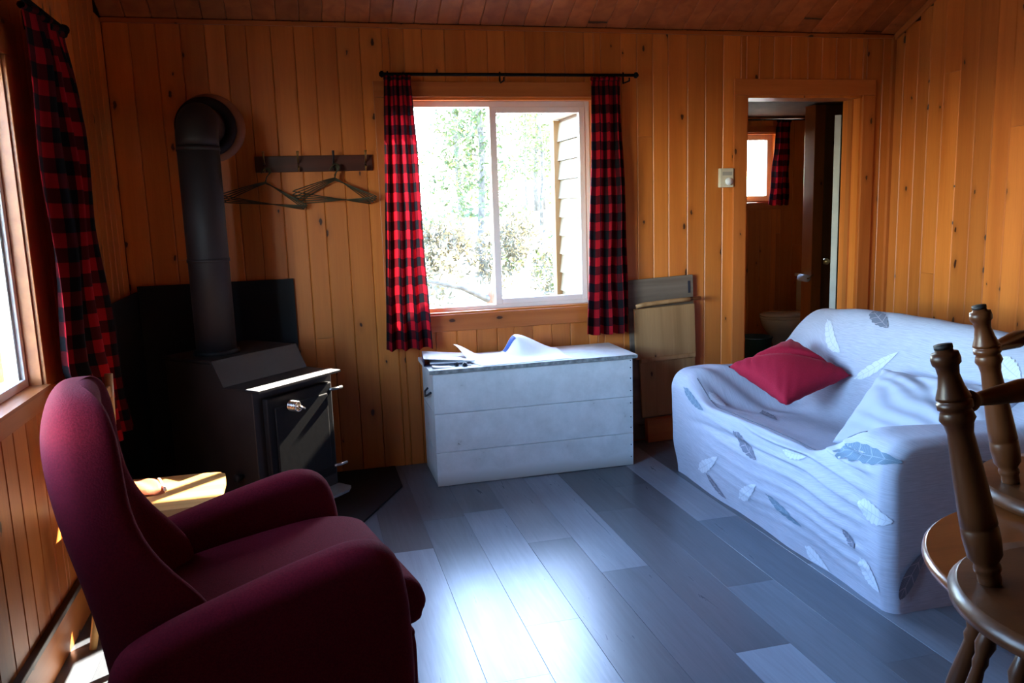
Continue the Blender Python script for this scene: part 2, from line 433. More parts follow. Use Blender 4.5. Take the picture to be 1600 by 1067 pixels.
def turned(name, p0, p1, prof, mat, parent=None, seg=20):
    """lathe between two points; prof = [(fraction, radius)]"""
    p0, p1 = Vector(p0), Vector(p1)
    bm = bmesh.new(); tube_bm(bm, [p0.lerp(p1, f) for f, r in prof], [r for f, r in prof], seg)
    return from_bm(name, bm, mat, parent, True)
def lathe(bm, prof, seg=32, center=(0, 0), sx=1.0, sy=1.0):
    rings = []
    for r, z in prof:
        rings.append([bm.verts.new((center[0] + sx * r * math.cos(2 * math.pi * k / seg), center[1] + sy * r * math.sin(2 * math.pi * k / seg), z)) for k in range(seg)])
    for a, b in zip(rings, rings[1:]):
        for k in range(seg): bm.faces.new((a[k], a[(k + 1) % seg], b[(k + 1) % seg], b[k]))
    bm.faces.new(rings[0][::-1]); bm.faces.new(rings[-1])
def catmull(pts, n=6, closed=False):
    out = []; m = len(pts); P = [Vector(p) for p in pts]
    rng = range(m) if closed else range(m - 1)
    for i in rng:
        if closed: a, b, c, d = P[(i - 1) % m], P[i], P[(i + 1) % m], P[(i + 2) % m]
        else: a, b, c, d = P[max(i - 1, 0)], P[i], P[i + 1], P[min(i + 2, m - 1)]
        for k in range(n):
            t = k / n
            out.append(0.5 * ((2 * b) + (c - a) * t + (2 * a - 5 * b + 4 * c - d) * t * t + (3 * b - a - 3 * c + d) * t ** 3))
    if not closed: out.append(P[-1])
    return out
def grid_mesh(name, f, nu, nv, mat, parent=None, uv=None, smooth=True, closed_u=False, **kw):
    bm = bmesh.new(); ul = bm.loops.layers.uv.new('UVMap')
    V = [[bm.verts.new(f(i / nu, j / nv)) for j in range(nv + 1)] for i in range(nu + (0 if closed_u else 1))]
    for i in range(nu):
        for j in range(nv):
            i2 = (i + 1) % len(V)
            fc = bm.faces.new((V[i][j], V[i2][j], V[i2][j + 1], V[i][j + 1]))
            if uv:
                for lp, (a, b) in zip(fc.loops, ((i, j), (i + 1, j), (i + 1, j + 1), (i, j + 1))):
                    lp[ul].uv = uv(a / nu, b / nv)
    me = bpy.data.meshes.new(name); bm.to_mesh(me); bm.free()
    return link(name, me, mat, parent, smooth, **kw)
def ss(a, b, x):
    t = max(0.0, min(1.0, (x - a) / (b - a))); return t * t * (3 - 2 * t)
def copy_tree(o, parent=None, **k):
    c = o.copy(); COL.objects.link(c)
    if parent: c.parent = parent
    for ch in [x for x in bpy.data.objects if x.parent == o]: copy_tree(ch, c)
    return c

# ------------------------------------------------------------------ floor
rnd = random.Random(4)
floor = struct(box('floor', XL - 0.1, XR + 0.1, YF - 0.1, YB + 0.15, -0.12, -0.012, JOINT), 'grey wood-look laminate floor in long staggered planks')
PW = 0.2025
ends = {2: [3.34, 2.0, 0.7], 3: [3.665, 2.262, 1.0], 4: [3.70, 2.567, 1.3], 5: [3.255, 2.0, 0.8], 6: [4.1, 2.885, 1.6, 0.4], 7: [3.5, 2.194, 1.0],
        8: [3.80, 2.615, 1.4], 9: [4.4, 3.247, 2.0, 0.8]}
shade = {(2, 0): 0.55, (2, 1): 1.25, (3, 0): 0.72, (3, 1): 0.78, (3, 2): 1.1, (4, 0): 0.75, (4, 1): 1.05, (4, 2): 1.15, (5, 0): 0.95, (5, 1): 0.62,
         (6, 0): 0.6, (6, 1): 1.1, (6, 2): 0.72, (7, 0): 0.52, (7, 1): 0.66, (7, 2): 1.35, (8, 0): 0.55, (8, 1): 0.6, (8, 2): 0.85,
         (9, 0): 0.6, (9, 1): 1.1, (9, 2): 0.72}
i0 = int(math.floor((XL - 0.05) / PW)); 
for i in range(-5, 19):
    x0 = 0.050 + PW * (i - 1) ; x1 = x0 + PW
    if x1 < XL + 0.001 or x0 > XR: continue
    x0 = max(x0, XL); x1 = min(x1, XR)
    e = ends.get(i)
    if not e:
        s = YB - rnd.uniform(0.2, 1.2); e = []
        while s > YF: e.append(s); s -= rnd.choice((1.22, 1.22, 1.3))
    e = [YB] + sorted(e, reverse=True)
    while e[-1] > YF + 1.3: e.append(e[-1] - 1.22)
    e.append(YF)
    for j in range(len(e) - 1):
        y1, y0 = e[j], e[j + 1]
        g = 0.0004
        f = shade.get((i, j), rnd.choice((0.55, 0.6, 0.7, 0.8, 1.0)))
        p = board('plank', (x1 - x0 - 2 * g, 0.012, y1 - y0 - 2 * g), Matrix.Rotation(math.radians(-90), 4, 'X'), FLOORM, floor,
                  ((x0 + x1) / 2, (y0 + y1) / 2, -0.012), ch=0.0006)
        p.location = Vector(p.location) - Vector(floor.location)
        w = 0.5 + 0.5 * math.sin(i * 12.9 + j * 4.1)
        p.color = (0.165 * f ** 1.3 * (1 + 0.10 * w), 0.195 * f ** 1.3, 0.235 * f ** 1.3 * (1 - 0.06 * w), 1)

# ------------------------------------------------------------------ walls (slab + boards cut round the openings)
def spans(lo, hi, holes, a0, a1):
    """vertical pieces of a board between a0..a1 once the openings (u0,u1,z0,z1) are cut out"""
    segs = [(lo, hi)]
    for (u0, u1, z0, z1) in holes:
        if a1 > u0 + 0.002 and a0 < u1 - 0.002:
            ns = []
            for s in segs:
                if z0 > s[0]: ns.append((s[0], min(z0, s[1])))
                if z1 < s[1]: ns.append((max(z1, s[0]), s[1]))
            segs = [s for s in ns if s[1] - s[0] > 0.02]
    return segs
def wall_boards(parent, u0, u1, place, holes, top, seed, mat=None, split=0.3, w=0.1165):
    r = random.Random(seed); u = u0
    brk = sorted({h[0] for h in holes} | {h[1] for h in holes})
    while u < u1 - 0.001:
        n = min(u + w * r.choice((0.85, 1.0, 1.0, 1.05)), u1)
        if u1 - n < 0.03: n = u1
        cuts = [u] + [b for b in brk if u + 0.004 < b < n - 0.004] + [n]
        for a, b in zip(cuts, cuts[1:]):
            for z0, z1 in spans(0.0, top(a, b), holes, a, b):
                parts = [(z0, z1)]
                if z1 - z0 > 1.6 and r.random() < split:
                    m = r.uniform(z0 + 0.5, z1 - 0.5); parts = [(z0, m), (m, z1)]
                for q0, q1 in parts:
                    place(parent, a, b, q0, q1, mat or PINE)
        u = n
def place_back(parent, a, b, z0, z1, mat):
    board('board', (b - a - 0.0012, 0.015, z1 - z0 - 0.001), None, mat, parent, ((a + b) / 2, YB + 0.015, (z0 + z1) / 2))
def place_left(parent, a, b, z0, z1, mat):
    board('board', (b - a - 0.0012, 0.015, z1 - z0 - 0.001), None, mat, parent, (XL - 0.015, (a + b) / 2, (z0 + z1) / 2), rot=(0, 0, math.radians(90)))
def place_right(parent, a, b, z0, z1, mat):
    board('board', (b - a - 0.0012, 0.015, z1 - z0 - 0.001), None, mat, parent, (XR + 0.015, (a + b) / 2, (z0 + z1) / 2), rot=(0, 0, math.radians(-90)))

WB = (0.52, 1.68, 0.865, 2.062)       # back window opening
DB = (2.65, 3.46, 0.0, 2.075)         # doorway to the washroom
wall_back = struct(boxes('wall_back', [
    (XL - 0.12, WB[0], YB + 0.015, YB + 0.15, 0, 2.7), (WB[0], WB[1], YB + 0.015, YB + 0.15, 0, WB[2]), (WB[0], WB[1], YB + 0.015, YB + 0.15, WB[3], 2.7),
    (WB[1], DB[0], YB + 0.015, YB + 0.15, 0, 2.7), (DB[0], DB[1], YB + 0.015, YB + 0.15, DB[3], 2.7), (DB[1], 5.3, YB + 0.015, YB + 0.15, 0, 2.7)], CUT),
    'back wall of knotty honey pine boards standing upright')
wall_boards(wall_back, XL, XR, place_back, [WB, DB], lambda a, b: 2.445, 11)
WL = (1.50, 2.99, 0.905, 1.985)       # left window opening (y0,y1,z0,z1)
def wl_boxes():
    T = 2.75; X0, X1 = XL - 0.15, XL - 0.015
    L = [(X0, X1, YF - 0.1, WL[0], 0, T),
         (X0, X1, WL[0], WL[1], 0, WL[2]), (X0, X1, WL[0], WL[1], WL[3], T), (X0, X1, WL[1], YB + 0.15, 0, T)]
    return L
def gable(name, X0, X1, extra, z0):
    bm = bmesh.new()
    for b in extra: bm_box(bm, *b)
    ys = [YF - 0.1, RIDGE_Y, YB + 0.15]
    a = [(X0, ys[0], z0), (X0, ys[2], z0), (X0, ys[1], ceil_z(RIDGE_Y) + 0.03)]
    va = [bm.verts.new(p) for p in a]; vb = [bm.verts.new((X1, p[1], p[2])) for p in a]
    bm.faces.new(va); bm.faces.new(vb[::-1])
    for i in range(3): bm.faces.new((va[i], va[(i + 1) % 3], vb[(i + 1) % 3], vb[i]))
    return from_bm(name, bm, CUT)
wall_left = struct(gable('wall_left', XL - 0.15, XL - 0.015, wl_boxes(), 2.4), 'left pine board wall with a large window')
wall_boards(wall_left, YF, YB, place_left, [WL], lambda a, b: min(ceil_z(a), ceil_z(b)) - 0.004, 5)
wall_right = struct(gable('wall_right', XR + 0.015, XR + 0.15, [(XR + 0.015, XR + 0.15, YF - 0.1, YB + 0.015, 0, 2.5)], 2.4), 'right wall of tall knotty pine boards')
wall_boards(wall_right, YF, YB, place_right, [], lambda a, b: min(ceil_z(a), ceil_z(b)) - 0.004, 23, split=0.6)
wall_front = struct(box('wall_front', XL - 0.15, XR + 0.15, YF - 0.15, YF, 0, 2.75, LUMBER), 'pine wall behind the viewer')

# ceiling: two slopes; boards run up the slope
def slope_slab(name, y0, y1, mat):
    bm = bmesh.new()
    x0, x1 = XL - 0.15, XR + 0.15
    P = [(y0, ceil_z(y0) + 0.013), (y1, ceil_z(y1) + 0.013), (y1, ceil_z(y1) + 0.13), (y0, ceil_z(y0) + 0.13)]
    a = [bm.verts.new((x0, *p)) for p in P]; b = [bm.verts.new((x1, *p)) for p in P]
    bm.faces.new(a[::-1]); bm.faces.new(b)
    for i in range(4): bm.faces.new((a[i], a[(i + 1) % 4], b[(i + 1) % 4], b[i]))
    return from_bm(name, bm, mat)
ceiling = struct(slope_slab('ceiling', RIDGE_Y, YB + 0.35, CUT), 'sloping ceiling of reddish pine boards')
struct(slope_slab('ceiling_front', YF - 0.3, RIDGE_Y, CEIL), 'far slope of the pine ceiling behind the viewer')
r = random.Random(8); x = XL; ang = math.atan(0.5)
Ls = (YB - RIDGE_Y) / math.cos(ang)
while x < XR - 0.001:
    n = min(x + 0.122 * r.choice((0.95, 1.0, 1.03)), XR)
    yc = (YB + RIDGE_Y) / 2; zc = ceil_z(yc)
    M = Matrix.Rotation(math.radians(90), 4, 'X')     # length along -Y.., face down
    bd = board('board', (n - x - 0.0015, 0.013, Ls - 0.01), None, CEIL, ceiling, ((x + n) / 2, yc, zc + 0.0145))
    # length axis (local Z) runs up the slope, face (-Y) looks down into the room
    zax = Vector((0, -math.cos(ang), math.sin(ang))); yax = Vector((0, math.sin(ang), math.cos(ang))); xax = yax.cross(zax)
    bd.rotation_euler = Matrix((xax, yax, zax)).transposed().to_euler()
    x = n
CEIL_Z = None
struct(box('trim_1', XL, XR, YB - 0.014, YB, 2.418, 2.438, TRIM_X), 'thin trim where back wall meets ceiling')
tr = board('trim_2', (0.035, 0.015, Ls - 0.02), None, TRIM, None, (XR - 0.001, (YB + RIDGE_Y) / 2, ceil_z((YB + RIDGE_Y) / 2) - 0.024))
zax = Vector((0, -math.cos(ang), math.sin(ang))); yax = Vector((1, 0, 0)); xax = yax.cross(zax)
tr.rotation_euler = Matrix((xax, yax, zax)).transposed().to_euler(); struct(tr, 'sloping trim board at the top of the right wall')
struct(box('trim_3', XR - 0.022, XR, YB - 0.022, YB, 0, 2.43, TRIM), 'corner strip between back wall and right wall')
# baseboards
bl = struct(box('baseboard_left', XL, XL + 0.014, YF, 4.0, 0.0, 0.150, PINE_Y, bev=0.002), 'pale pine baseboard under the left window')
struct(box('dark_strip_left', XL, XL + 0.024, YF, 4.0, 0.150, 0.172, DARKSTRIP, bev=0.003), 'dark strip on top of the left baseboard')  # dark line above the baseboard, built as a thin dark bar
struct(box('baseboard_back', 1.75, DB[0] - 0.09, YB - 0.014, YB, 0.0, 0.12, TRIM_X, bev=0.002), 'brown baseboard on the back wall')

# ------------------------------------------------------------------ back window
def casing(parent, rect, side, w, t, mats, wb=None):
    """four flat casing boards around an opening. rect=(u0,u1,z0,z1). side 'B' back wall, 'L' left wall, 'F' far washroom wall"""
    u0, u1, z0, z1 = rect; wb = wb or w
    L = [('casing_board', u0 - w, u1 + w, z1, z1 + w * 0.85, 0), ('casing_board', u0 - w, u1 + w, z0 - wb, z0, 0), ('casing_board', u0 - w, u0, z0, z1, 1), ('casing_board', u1, u1 + w, z0, z1, 1)]
    for n, a, b, c, d, v in L:
        g = 0.0008
        if side == 'B': box(n, a + g, b - g, YB - t, YB, c + g, d - g, mats[0] if v else mats[1], parent, bev=0.002)
        elif side == 'F': box(n, a + g, b - g, 6.85 - t, 6.85, c + g, d - g, mats[0] if v else mats[1], parent, bev=0.002)
        else: box(n, XL, XL + t, a + g, b - g, c + g, d - g, mats[0] if v else mats[2], parent, bev=0.002)
def jambs(lst, mat, parent):
    for b in lst: box('jamb', *b, mat, parent)
w1 = empty('window_1'); struct(w1, 'sliding window with white vinyl frame in the back wall')
casing(w1, WB, 'B', 0.098, 0.018, (TRIM, TRIM_X))
u0, u1, z0, z1 = WB
jambs([(u0 - 0.001, u0 + 0.014, YB - 0.004, YB + 0.15, z0, z1), (u1 - 0.014, u1 + 0.001, YB - 0.004, YB + 0.15, z0, z1), (u0, u1, YB - 0.004, YB + 0.15, z1 - 0.013, z1), (u0, u1, YB - 0.004, YB + 0.15, z0, z0 + 0.010)], PINE_X, w1)
F0, F1 = YB + 0.055, YB + 0.12
a0, a1, c0, c1 = u0 + 0.014, u1 - 0.014, z0 + 0.010, z1 - 0.013
boxes('frame', [(a0, a0 + 0.03, F0, F1, c0, c1), (a1 - 0.03, a1, F0, F1, c0, c1), (a0 + 0.03, a1 - 0.03, F0, F1, c0, c0 + 0.022), (a0 + 0.03, a1 - 0.03, F0, F1, c1 - 0.030, c1)], VINYL, w1, bev=0.002)
s1 = boxes('sash', [(1.068, 1.108, F0 - 0.006, F0 + 0.026, c0 + 0.022, c1 - 0.03), (a1 - 0.065, a1 - 0.03, F0 - 0.006, F0 + 0.026, c0 + 0.022, c1 - 0.03),
                (1.108, a1 - 0.065, F0 - 0.006, F0 + 0.026, c0 + 0.022, c0 + 0.055), (1.108, a1 - 0.065, F0 - 0.006, F0 + 0.026, c1 - 0.064, c1 - 0.03)], VINYL, w1, bev=0.003)
box('pane', 1.106, a1 - 0.063, F0 + 0.008, F0 + 0.012, c0 + 0.053, c1 - 0.062, GLASS, s1).parent = s1
s2 = boxes('fixed_sash', [(1.075, 1.095, F0 + 0.034, F0 + 0.058, c0 + 0.022, c1 - 0.03)], VINYL, w1)
box('pane', a0 + 0.03, 1.075, F0 + 0.044, F0 + 0.048, c0 + 0.022, c1 - 0.03, GLASS, w1)

# left window
w2 = empty('window_2'); struct(w2, 'wide white framed window in the left wall beside the red armchair')
casing(w2, WL, 'L', 0.14, 0.016, (TRIM, TRIM_X, TRIM_Y), wb=0.062)
y0, y1, z0, z1 = WL
jambs([(XL - 0.15, XL + 0.004, y0 - 0.001, y0 + 0.012, z0, z1), (XL - 0.15, XL + 0.004, y1 - 0.012, y1 + 0.001, z0, z1), (XL - 0.15, XL + 0.004, y0, y1, z1 - 0.012, z1), (XL - 0.15, XL + 0.030, y0, y1, z0, z0 + 0.012)], TRIM_Y, w2)
G0, G1 = XL - 0.09, XL - 0.035
b0, b1, c0, c1 = y0 + 0.012, y1 - 0.012, z0 + 0.012, z1 - 0.012
ym = (y0 + y1) / 2
boxes('frame', [(G0, G1, b0, b0 + 0.03, c0, c1), (G0, G1, b1 - 0.028, b1, c0, c1), (G0, G1, b0 + 0.03, b1 - 0.028, c0, c0 + 0.028), (G0, G1, b0 + 0.03, b1 - 0.028, c1 - 0.03, c1), (G0, G1, ym - 0.02, ym + 0.02, c0 + 0.028, c1 - 0.03)], VINYL, w2, bev=0.002)
boxes('screen_frame', [(G0 + 0.02, G1 - 0.012, b1 - 0.05, b1 - 0.028, c0 + 0.028, c1 - 0.03)], STEEL, w2)
box('pane', G0 + 0.024, G0 + 0.028, b0 + 0.03, ym - 0.02, c0 + 0.028, c1 - 0.03, GLASS, w2)
box('pane', G0 + 0.024, G0 + 0.028, ym + 0.02, b1 - 0.05, c0 + 0.028, c1 - 0.03, GLASS, w2)
# ------------------------------------------------------------------ doorway and washroom
d1 = empty('door_1'); struct(d1, 'cased doorway through the back wall to the washroom')
x0, x1, z0, z1 = DB
box('casing_board', x0 - 0.085, x0, YB - 0.018, YB, 0, z1, TRIM, d1, bev=0.002)
box('casing_board', x1, x1 + 0.085, YB - 0.018, YB, 0, z1, TRIM, d1, bev=0.002)
box('casing_board', x0 - 0.085, x1 + 0.085, YB - 0.018, YB, z1 + 0.001, z1 + 0.095, TRIM_X, d1, bev=0.002)
jambs([(x0 - 0.002, x0 + 0.014, YB - 0.002, YB + 0.165, 0, z1), (x1 - 0.014, x1 + 0.002, YB - 0.002, YB + 0.165, 0, z1), (x0, x1, YB - 0.002, YB + 0.165, z1 - 0.014, z1)], PINE, d1)
boxes('door_stop', [(x1 - 0.026, x1 - 0.014, YB + 0.06, YB + 0.10, 0, z1 - 0.014), (x0 + 0.014, x0 + 0.026, YB + 0.06, YB + 0.10, 0, z1 - 0.014)], TRIM, d1)

BY = 6.85
bathfloor = struct(boxes('floor_washroom', [(2.35, 5.3, YB + 0.15, BY, -0.10, -0.002), (2.66, 3.45, YB, YB + 0.15, -0.10, -0.002)], plain('dark_vinyl_floor', (0.06, 0.055, 0.05), 0.4)), 'dark washroom floor')
WF = (3.80, 4.32, 1.43, 2.06)
wall_far = struct(boxes('wall_far', [(2.25, WF[0], BY + 0.015, BY + 0.15, -0.3, 2.20), (WF[1], 5.3, BY + 0.015, BY + 0.15, -0.3, 2.20), (WF[0], WF[1], BY + 0.015, BY + 0.15, -0.3, WF[2]), (WF[0], WF[1], BY + 0.015, BY + 0.15, WF[3], 2.20)], CUT), 'far washroom wall of pine boards')
def place_far(parent, a, b, z0, z1, mat):
    board('board', (b - a - 0.0012, 0.015, z1 - z0 - 0.001), None, mat, parent, ((a + b) / 2, BY + 0.015, (z0 + z1) / 2))
wall_boards(wall_far, 2.35, 5.2, place_far, [WF], lambda a, b: 2.198, 31)
struct(box('wall_washroom_left', 2.25, 2.35, YB + 0.15, BY + 0.0, -0.3, 2.20, LUMBER), 'left washroom wall')
struct(box('wall_washroom_right', 5.2, 5.3, YB + 0.15, BY + 0.0, -0.3, 2.20, LUMBER), 'right washroom wall')
struct(box('ceiling_washroom', 2.25, 5.4, YB + 0.15, BY + 0.2, 2.20, 2.215, wood('dull_ceiling_board', (0.13, 0.055, 0.02), (0.08, 0.03, 0.01), 0.8)), 'low washroom ceiling')
w4 = empty('window_3'); struct(w4, 'small washroom window glowing beyond the doorway')
casing(w4, WF, 'F', 0.07, 0.016, (TRIM, TRIM_X))
u0, u1, z0, z1 = WF
jambs([(u0, u0 + 0.012, BY, BY + 0.15, z0, z1), (u1 - 0.012, u1, BY, BY + 0.15, z0, z1), (u0, u1, BY, BY + 0.15, z1 - 0.012, z1), (u0, u1, BY, BY + 0.15, z0, z0 + 0.012)], PINE_X, w4)
boxes('frame', [(u0 + 0.012, u0 + 0.05, BY + 0.08, BY + 0.13, z0 + 0.012, z1 - 0.012), (u1 - 0.062, u1 - 0.012, BY + 0.08, BY + 0.13, z0 + 0.012, z1 - 0.012), (u0 + 0.05, u1 - 0.062, BY + 0.08, BY + 0.13, z0 + 0.012, z0 + 0.06), (u0 + 0.05, u1 - 0.062, BY + 0.08, BY + 0.13, z1 - 0.06, z1 - 0.012)], VINYL, w4)
box('pane', u0 + 0.05, u1 - 0.062, BY + 0.10, BY + 0.104, z0 + 0.06, z1 - 0.06, GLASS, w4)
# partition beside the toilet with its pale end post
struct(box('wall_partition', 4.15, 5.2, 5.92, 6.02, 0, 2.19, wood('partition_board', (0.33, 0.15, 0.05), (0.2, 0.08, 0.02), 0.5)), 'dark washroom partition')
struct(box('trim_5', 4.055, 4.15, 5.90, 6.04, 0, 2.19, PINE, bev=0.003), 'pale pine end post of the washroom partition')

# open door leaf, seen edge on
dl = empty('door_leaf', (3.43, 4.745, 0.0), math.atan2(0.80, 0.60))
tag(dl, 'white painted washroom door standing open, seen almost edge-on', 'door')
box('panel', 0.0, 0.74, -0.02, 0.02, 0.01, 1.98, WHITED, dl, bev=0.003)
boxes('latch', [(0.735, 0.745, -0.011, 0.011, 0.93, 1.03)], BRASS, dl)
bm = bmesh.new(); tube_bm(bm, [(0.68, 0.02, 0.98), (0.68, 0.045, 0.98), (0.68, 0.055, 0.98), (0.68, 0.085, 0.98)], [0.012, 0.012, 0.027, 0.02], 14); from_bm('handle', bm, BRASS, dl, True)

# ------------------------------------------------------------------ washroom fittings
to = empty('toilet', (3.93, 6.42, 0)); tag(to, 'bone coloured toilet with lid down beyond the doorway', 'toilet')
def ellipse_loft(rings, seg=28):
    bm = bmesh.new(); R = []
    for cx, cy, rx, ry, z in rings:
        R.append([bm.verts.new((cx + rx * math.cos(2 * math.pi * k / seg), cy + ry * math.sin(2 * math.pi * k / seg), z)) for k in range(seg)])
    for a, b in zip(R, R[1:]):
        for k in range(seg): bm.faces.new((a[k], a[(k + 1) % seg], b[(k + 1) % seg], b[k]))
    bm.faces.new(R[0][::-1]); bm.faces.new(R[-1]); return bm
from_bm('bowl', ellipse_loft([(0.30, 0, 0.20, 0.11, 0.0), (0.29, 0, 0.18, 0.10, 0.06), (0.27, 0, 0.15, 0.10, 0.15), (0.25, 0, 0.17, 0.13, 0.24), (0.235, 0, 0.22, 0.17, 0.33), (0.235, 0, 0.235, 0.185, 0.38), (0.235, 0, 0.235, 0.185, 0.40)]), PORCELAIN, to, True)
from_bm('seat', ellipse_loft([(0.235, 0, 0.235, 0.185, 0.402), (0.235, 0, 0.243, 0.19, 0.408), (0.235, 0, 0.243, 0.19, 0.418), (0.235, 0, 0.235, 0.185, 0.422)]), PORCELAIN, to, True)
from_bm('lid', ellipse_loft([(0.235, 0, 0.235, 0.185, 0.425), (0.235, 0, 0.244, 0.192, 0.430), (0.235, 0, 0.242, 0.190, 0.440), (0.235, 0, 0.21, 0.16, 0.448)]), PORCELAIN, to, True)
box('tank', 0.47, 0.66, -0.22, 0.22, 0.38, 0.74, PORCELAIN, to, bev=0.02)
box('tank_lid', 0.46, 0.67, -0.23, 0.23, 0.742, 0.775, PORCELAIN, to, bev=0.01)
bn = empty('waste_bin', (3.70, 6.15, 0)); tag(bn, 'dark teal plastic waste bin left of the toilet', 'bin')
bm = bmesh.new(); lathe(bm, [(0.11, 0), (0.135, 0.28), (0.14, 0.285), (0.14, 0.295), (0.128, 0.295), (0.105, 0.02)], 24); from_bm('bucket', bm, TEAL, bn, True)
tube('rim', [(0.139 * math.cos(t * math.pi / 12), 0.139 * math.sin(t * math.pi / 12), 0.294) for t in range(25)], 0.006, TEAL, bn, 8)
tp = empty('toilet_roll', (4.035, 5.93, 0.80)); tag(tp, 'small white toilet roll on the pale partition post', 'toilet roll')
bm = bmesh.new(); tube_bm(bm, [(0, -0.05, 0), (0, 0.05, 0)], 0.030, 20); from_bm('roll', bm, PAPER, tp, True, loc=(-0.03, 0.0, 0))
tube('holder', [(0.018, -0.065, 0.03), (-0.03, -0.065, 0.0), (-0.03, 0.065, 0.0), (0.018, 0.065, 0.03)], 0.005, BRASS, tp, 8)

# ------------------------------------------------------------------ curtains and rods
def curtain(name, label, edgeA, edgeB, depth_axis, z0, z1, folds, amp, fabric, seed, group=None, bow=0.0, hem=0.0):
    """edgeA/edgeB: callables z -> (x,y) of the two side edges; folds push along depth_axis"""
    r = random.Random(seed); ph = [r.uniform(0, 6.28) for _ in range(4)]
    D = Vector(depth_axis)
    def f(u, v):
        z = z1 + (z0 - z1) * v
        a, b = Vector((*edgeA(z), 0)), Vector((*edgeB(z), 0))
        uu = u + 0.018 * math.sin(2 * math.pi * folds * u + ph[0]) + 0.012 * math.sin(9 * v + ph[1]) * math.sin(math.pi * u)
        p = a.lerp(b, uu)
        gather = 0.5 + 0.5 * ss(0, 0.10, v)
        w = math.sin(2 * math.pi * folds * u + ph[2] + 0.6 * math.sin(3 * v + ph[3]))
        w = w + 0.30 * math.sin(4 * math.pi * folds * u + ph[1] + v)
        am = amp * gather * (0.9 + 0.5 * v)
        p = p + D * (am * w + 0.006 * math.sin(14 * v + 6 * u))
        return (p.x, p.y, z + 0.006 * math.sin(2 * math.pi * folds * u + 1) * v + hem * u * v)
    root = empty(name, f(0.5, 0.0)); base = Vector(root.location)
    g = lambda u, v: tuple(Vector(f(u, v)) - base)
    o = grid_mesh('cloth', g, int(folds * 16), 70, PLAID, root, uv=lambda u, v: (u * fabric + 0.02 * seed, (1 - v) * (z1 - z0)))
    tag(root, label, 'curtain', group)
    # gathered heading pocket round the rod
    o2 = grid_mesh('heading', lambda u, v: tuple(Vector(f(u, 0.0)) - base + D * 0.013 * math.cos(2 * math.pi * v) + Vector((0, 0, 0.012 * math.sin(2 * math.pi * v) + 0.006))), int(folds * 12), 8, PLAID, root,
                   uv=lambda u, v: (u * fabric + 0.02 * seed, 0.03 * v + (z1 - z0)))
    return root
def lin(z, pts):
    pts = sorted(pts)
    if z <= pts[0][0]: return pts[0][1]
    for (a, x0), (b, x1) in zip(pts, pts[1:]):
        if z <= b: return x0 + (x1 - x0) * (z - a) / (b - a)
    return pts[-1][1]
RY = 4.46
curtain('curtain', 'red and black plaid curtain on the left side of the back window',
        lambda z: (lin(z, [(0.69, 0.40), (1.4, 0.435), (2.14, 0.47)]), RY), lambda z: (lin(z, [(0.69, 0.665), (1.2, 0.642), (1.8, 0.632), (2.14, 0.615)]), RY), (0, 1, 0), 0.695, 2.145, 3.5, 0.021, 0.62, 3)
curtain('curtain', 'red and black plaid curtain on the right side of the back window',
        lambda z: (lin(z, [(0.70, 1.575), (1.4, 1.605), (2.14, 1.625)]), RY), lambda z: (lin(z, [(0.70, 1.84), (1.4, 1.83), (2.14, 1.80)]), RY), (0, 1, 0), 0.70, 2.145, 3.5, 0.021, 0.62, 5)
curtain('curtain', 'long plaid curtain beside the left window, behind the armchair',
        lambda z: (-0.80, lin(z, [(0.56, 3.26), (0.95, 2.99), (1.45, 3.02), (2.0, 3.03), (2.12, 3.0)])),
        lambda z: (-0.80, lin(z, [(0.56, 3.86), (0.86, 3.78), (1.44, 3.60), (1.8, 3.57), (2.12, 3.44)])), (1, 0, 0), 0.56, 2.13, 3.5, 0.024, 0.86, 6)
curtain('curtain', 'small dark plaid curtain at the washroom window',
        lambda z: (lin(z, [(1.40, 4.20), (2.14, 4.27)]), 6.78), lambda z: (lin(z, [(1.40, 4.40), (2.14, 4.41)]), 6.78), (0, 1, 0), 1.40, 2.15, 3, 0.018, 0.4, 2)
def rod(name, p0, p1, r, label, brackets, wall):
    root = empty(name, p0); b = Vector(p0)
    P0, P1 = Vector((0, 0, 0)), Vector(p1) - b; d = (P1 - P0).normalized()
    tube('pole', [P0, P1], r, BLACKM, root, 12)
    for e, s in ((P0, -1), (P1, 1)):
        tube('finial', [e, e + d * s * 0.006, e + d * s * 0.016, e + d * s * 0.026], [r, r * 1.9, r * 2.0, r * 0.9], BLACKM, root, 12)
    for t in brackets:
        c = P0.lerp(P1, t)
        tube('bracket', [c + Vector((0, 0, -r - 0.004)), c + Vector((0, 0, -r - 0.022)), Vector((*(Vector(wall(b + c)) - b).xy, c.z - r - 0.022)), Vector((*(Vector(wall(b + c)) - b).xy, c.z + 0.03))], 0.0045, BLACKM, root, 8)
    tag(root, label, 'curtain rod'); return root
rod('curtain_rod', (0.475, RY, 2.168), (1.885, RY, 2.172), 0.0085, 'thin black curtain rod above the back window', (0.02, 0.46, 0.98), lambda p: (p.x, YB - 0.003, p.z))
rod('curtain_rod', (-0.80, 1.25, 2.155), (-0.80, 3.44, 2.155), 0.010, 'black curtain rod over the left window', (0.03, 0.93), lambda p: (XL + 0.003, p.y, p.z))
rod('curtain_rod', (3.72, 6.78, 2.168), (4.72, 6.78, 2.168), 0.007, 'black rod above the washroom window', (0.03, 0.97), lambda p: (p.x, BY - 0.003, p.z))

# ------------------------------------------------------------------ wood stove in the corner
R2 = math.sqrt(0.5)
def uv2(u, v, z): return ((u + v) * R2, (u - v) * R2, z)      # u along the stove front, v out from the corner
st = empty('wood_stove', uv2(2.580, -2.978, 0), math.radians(45))   # local x = u, local y = -v
tag(st, 'black steel wood stove standing diagonally in the corner', 'stove')
hw = 0.262; YF0 = -0.29     # local front (y) of the door face
def L(u, v): return (u - 2.580, -(v + 2.978))
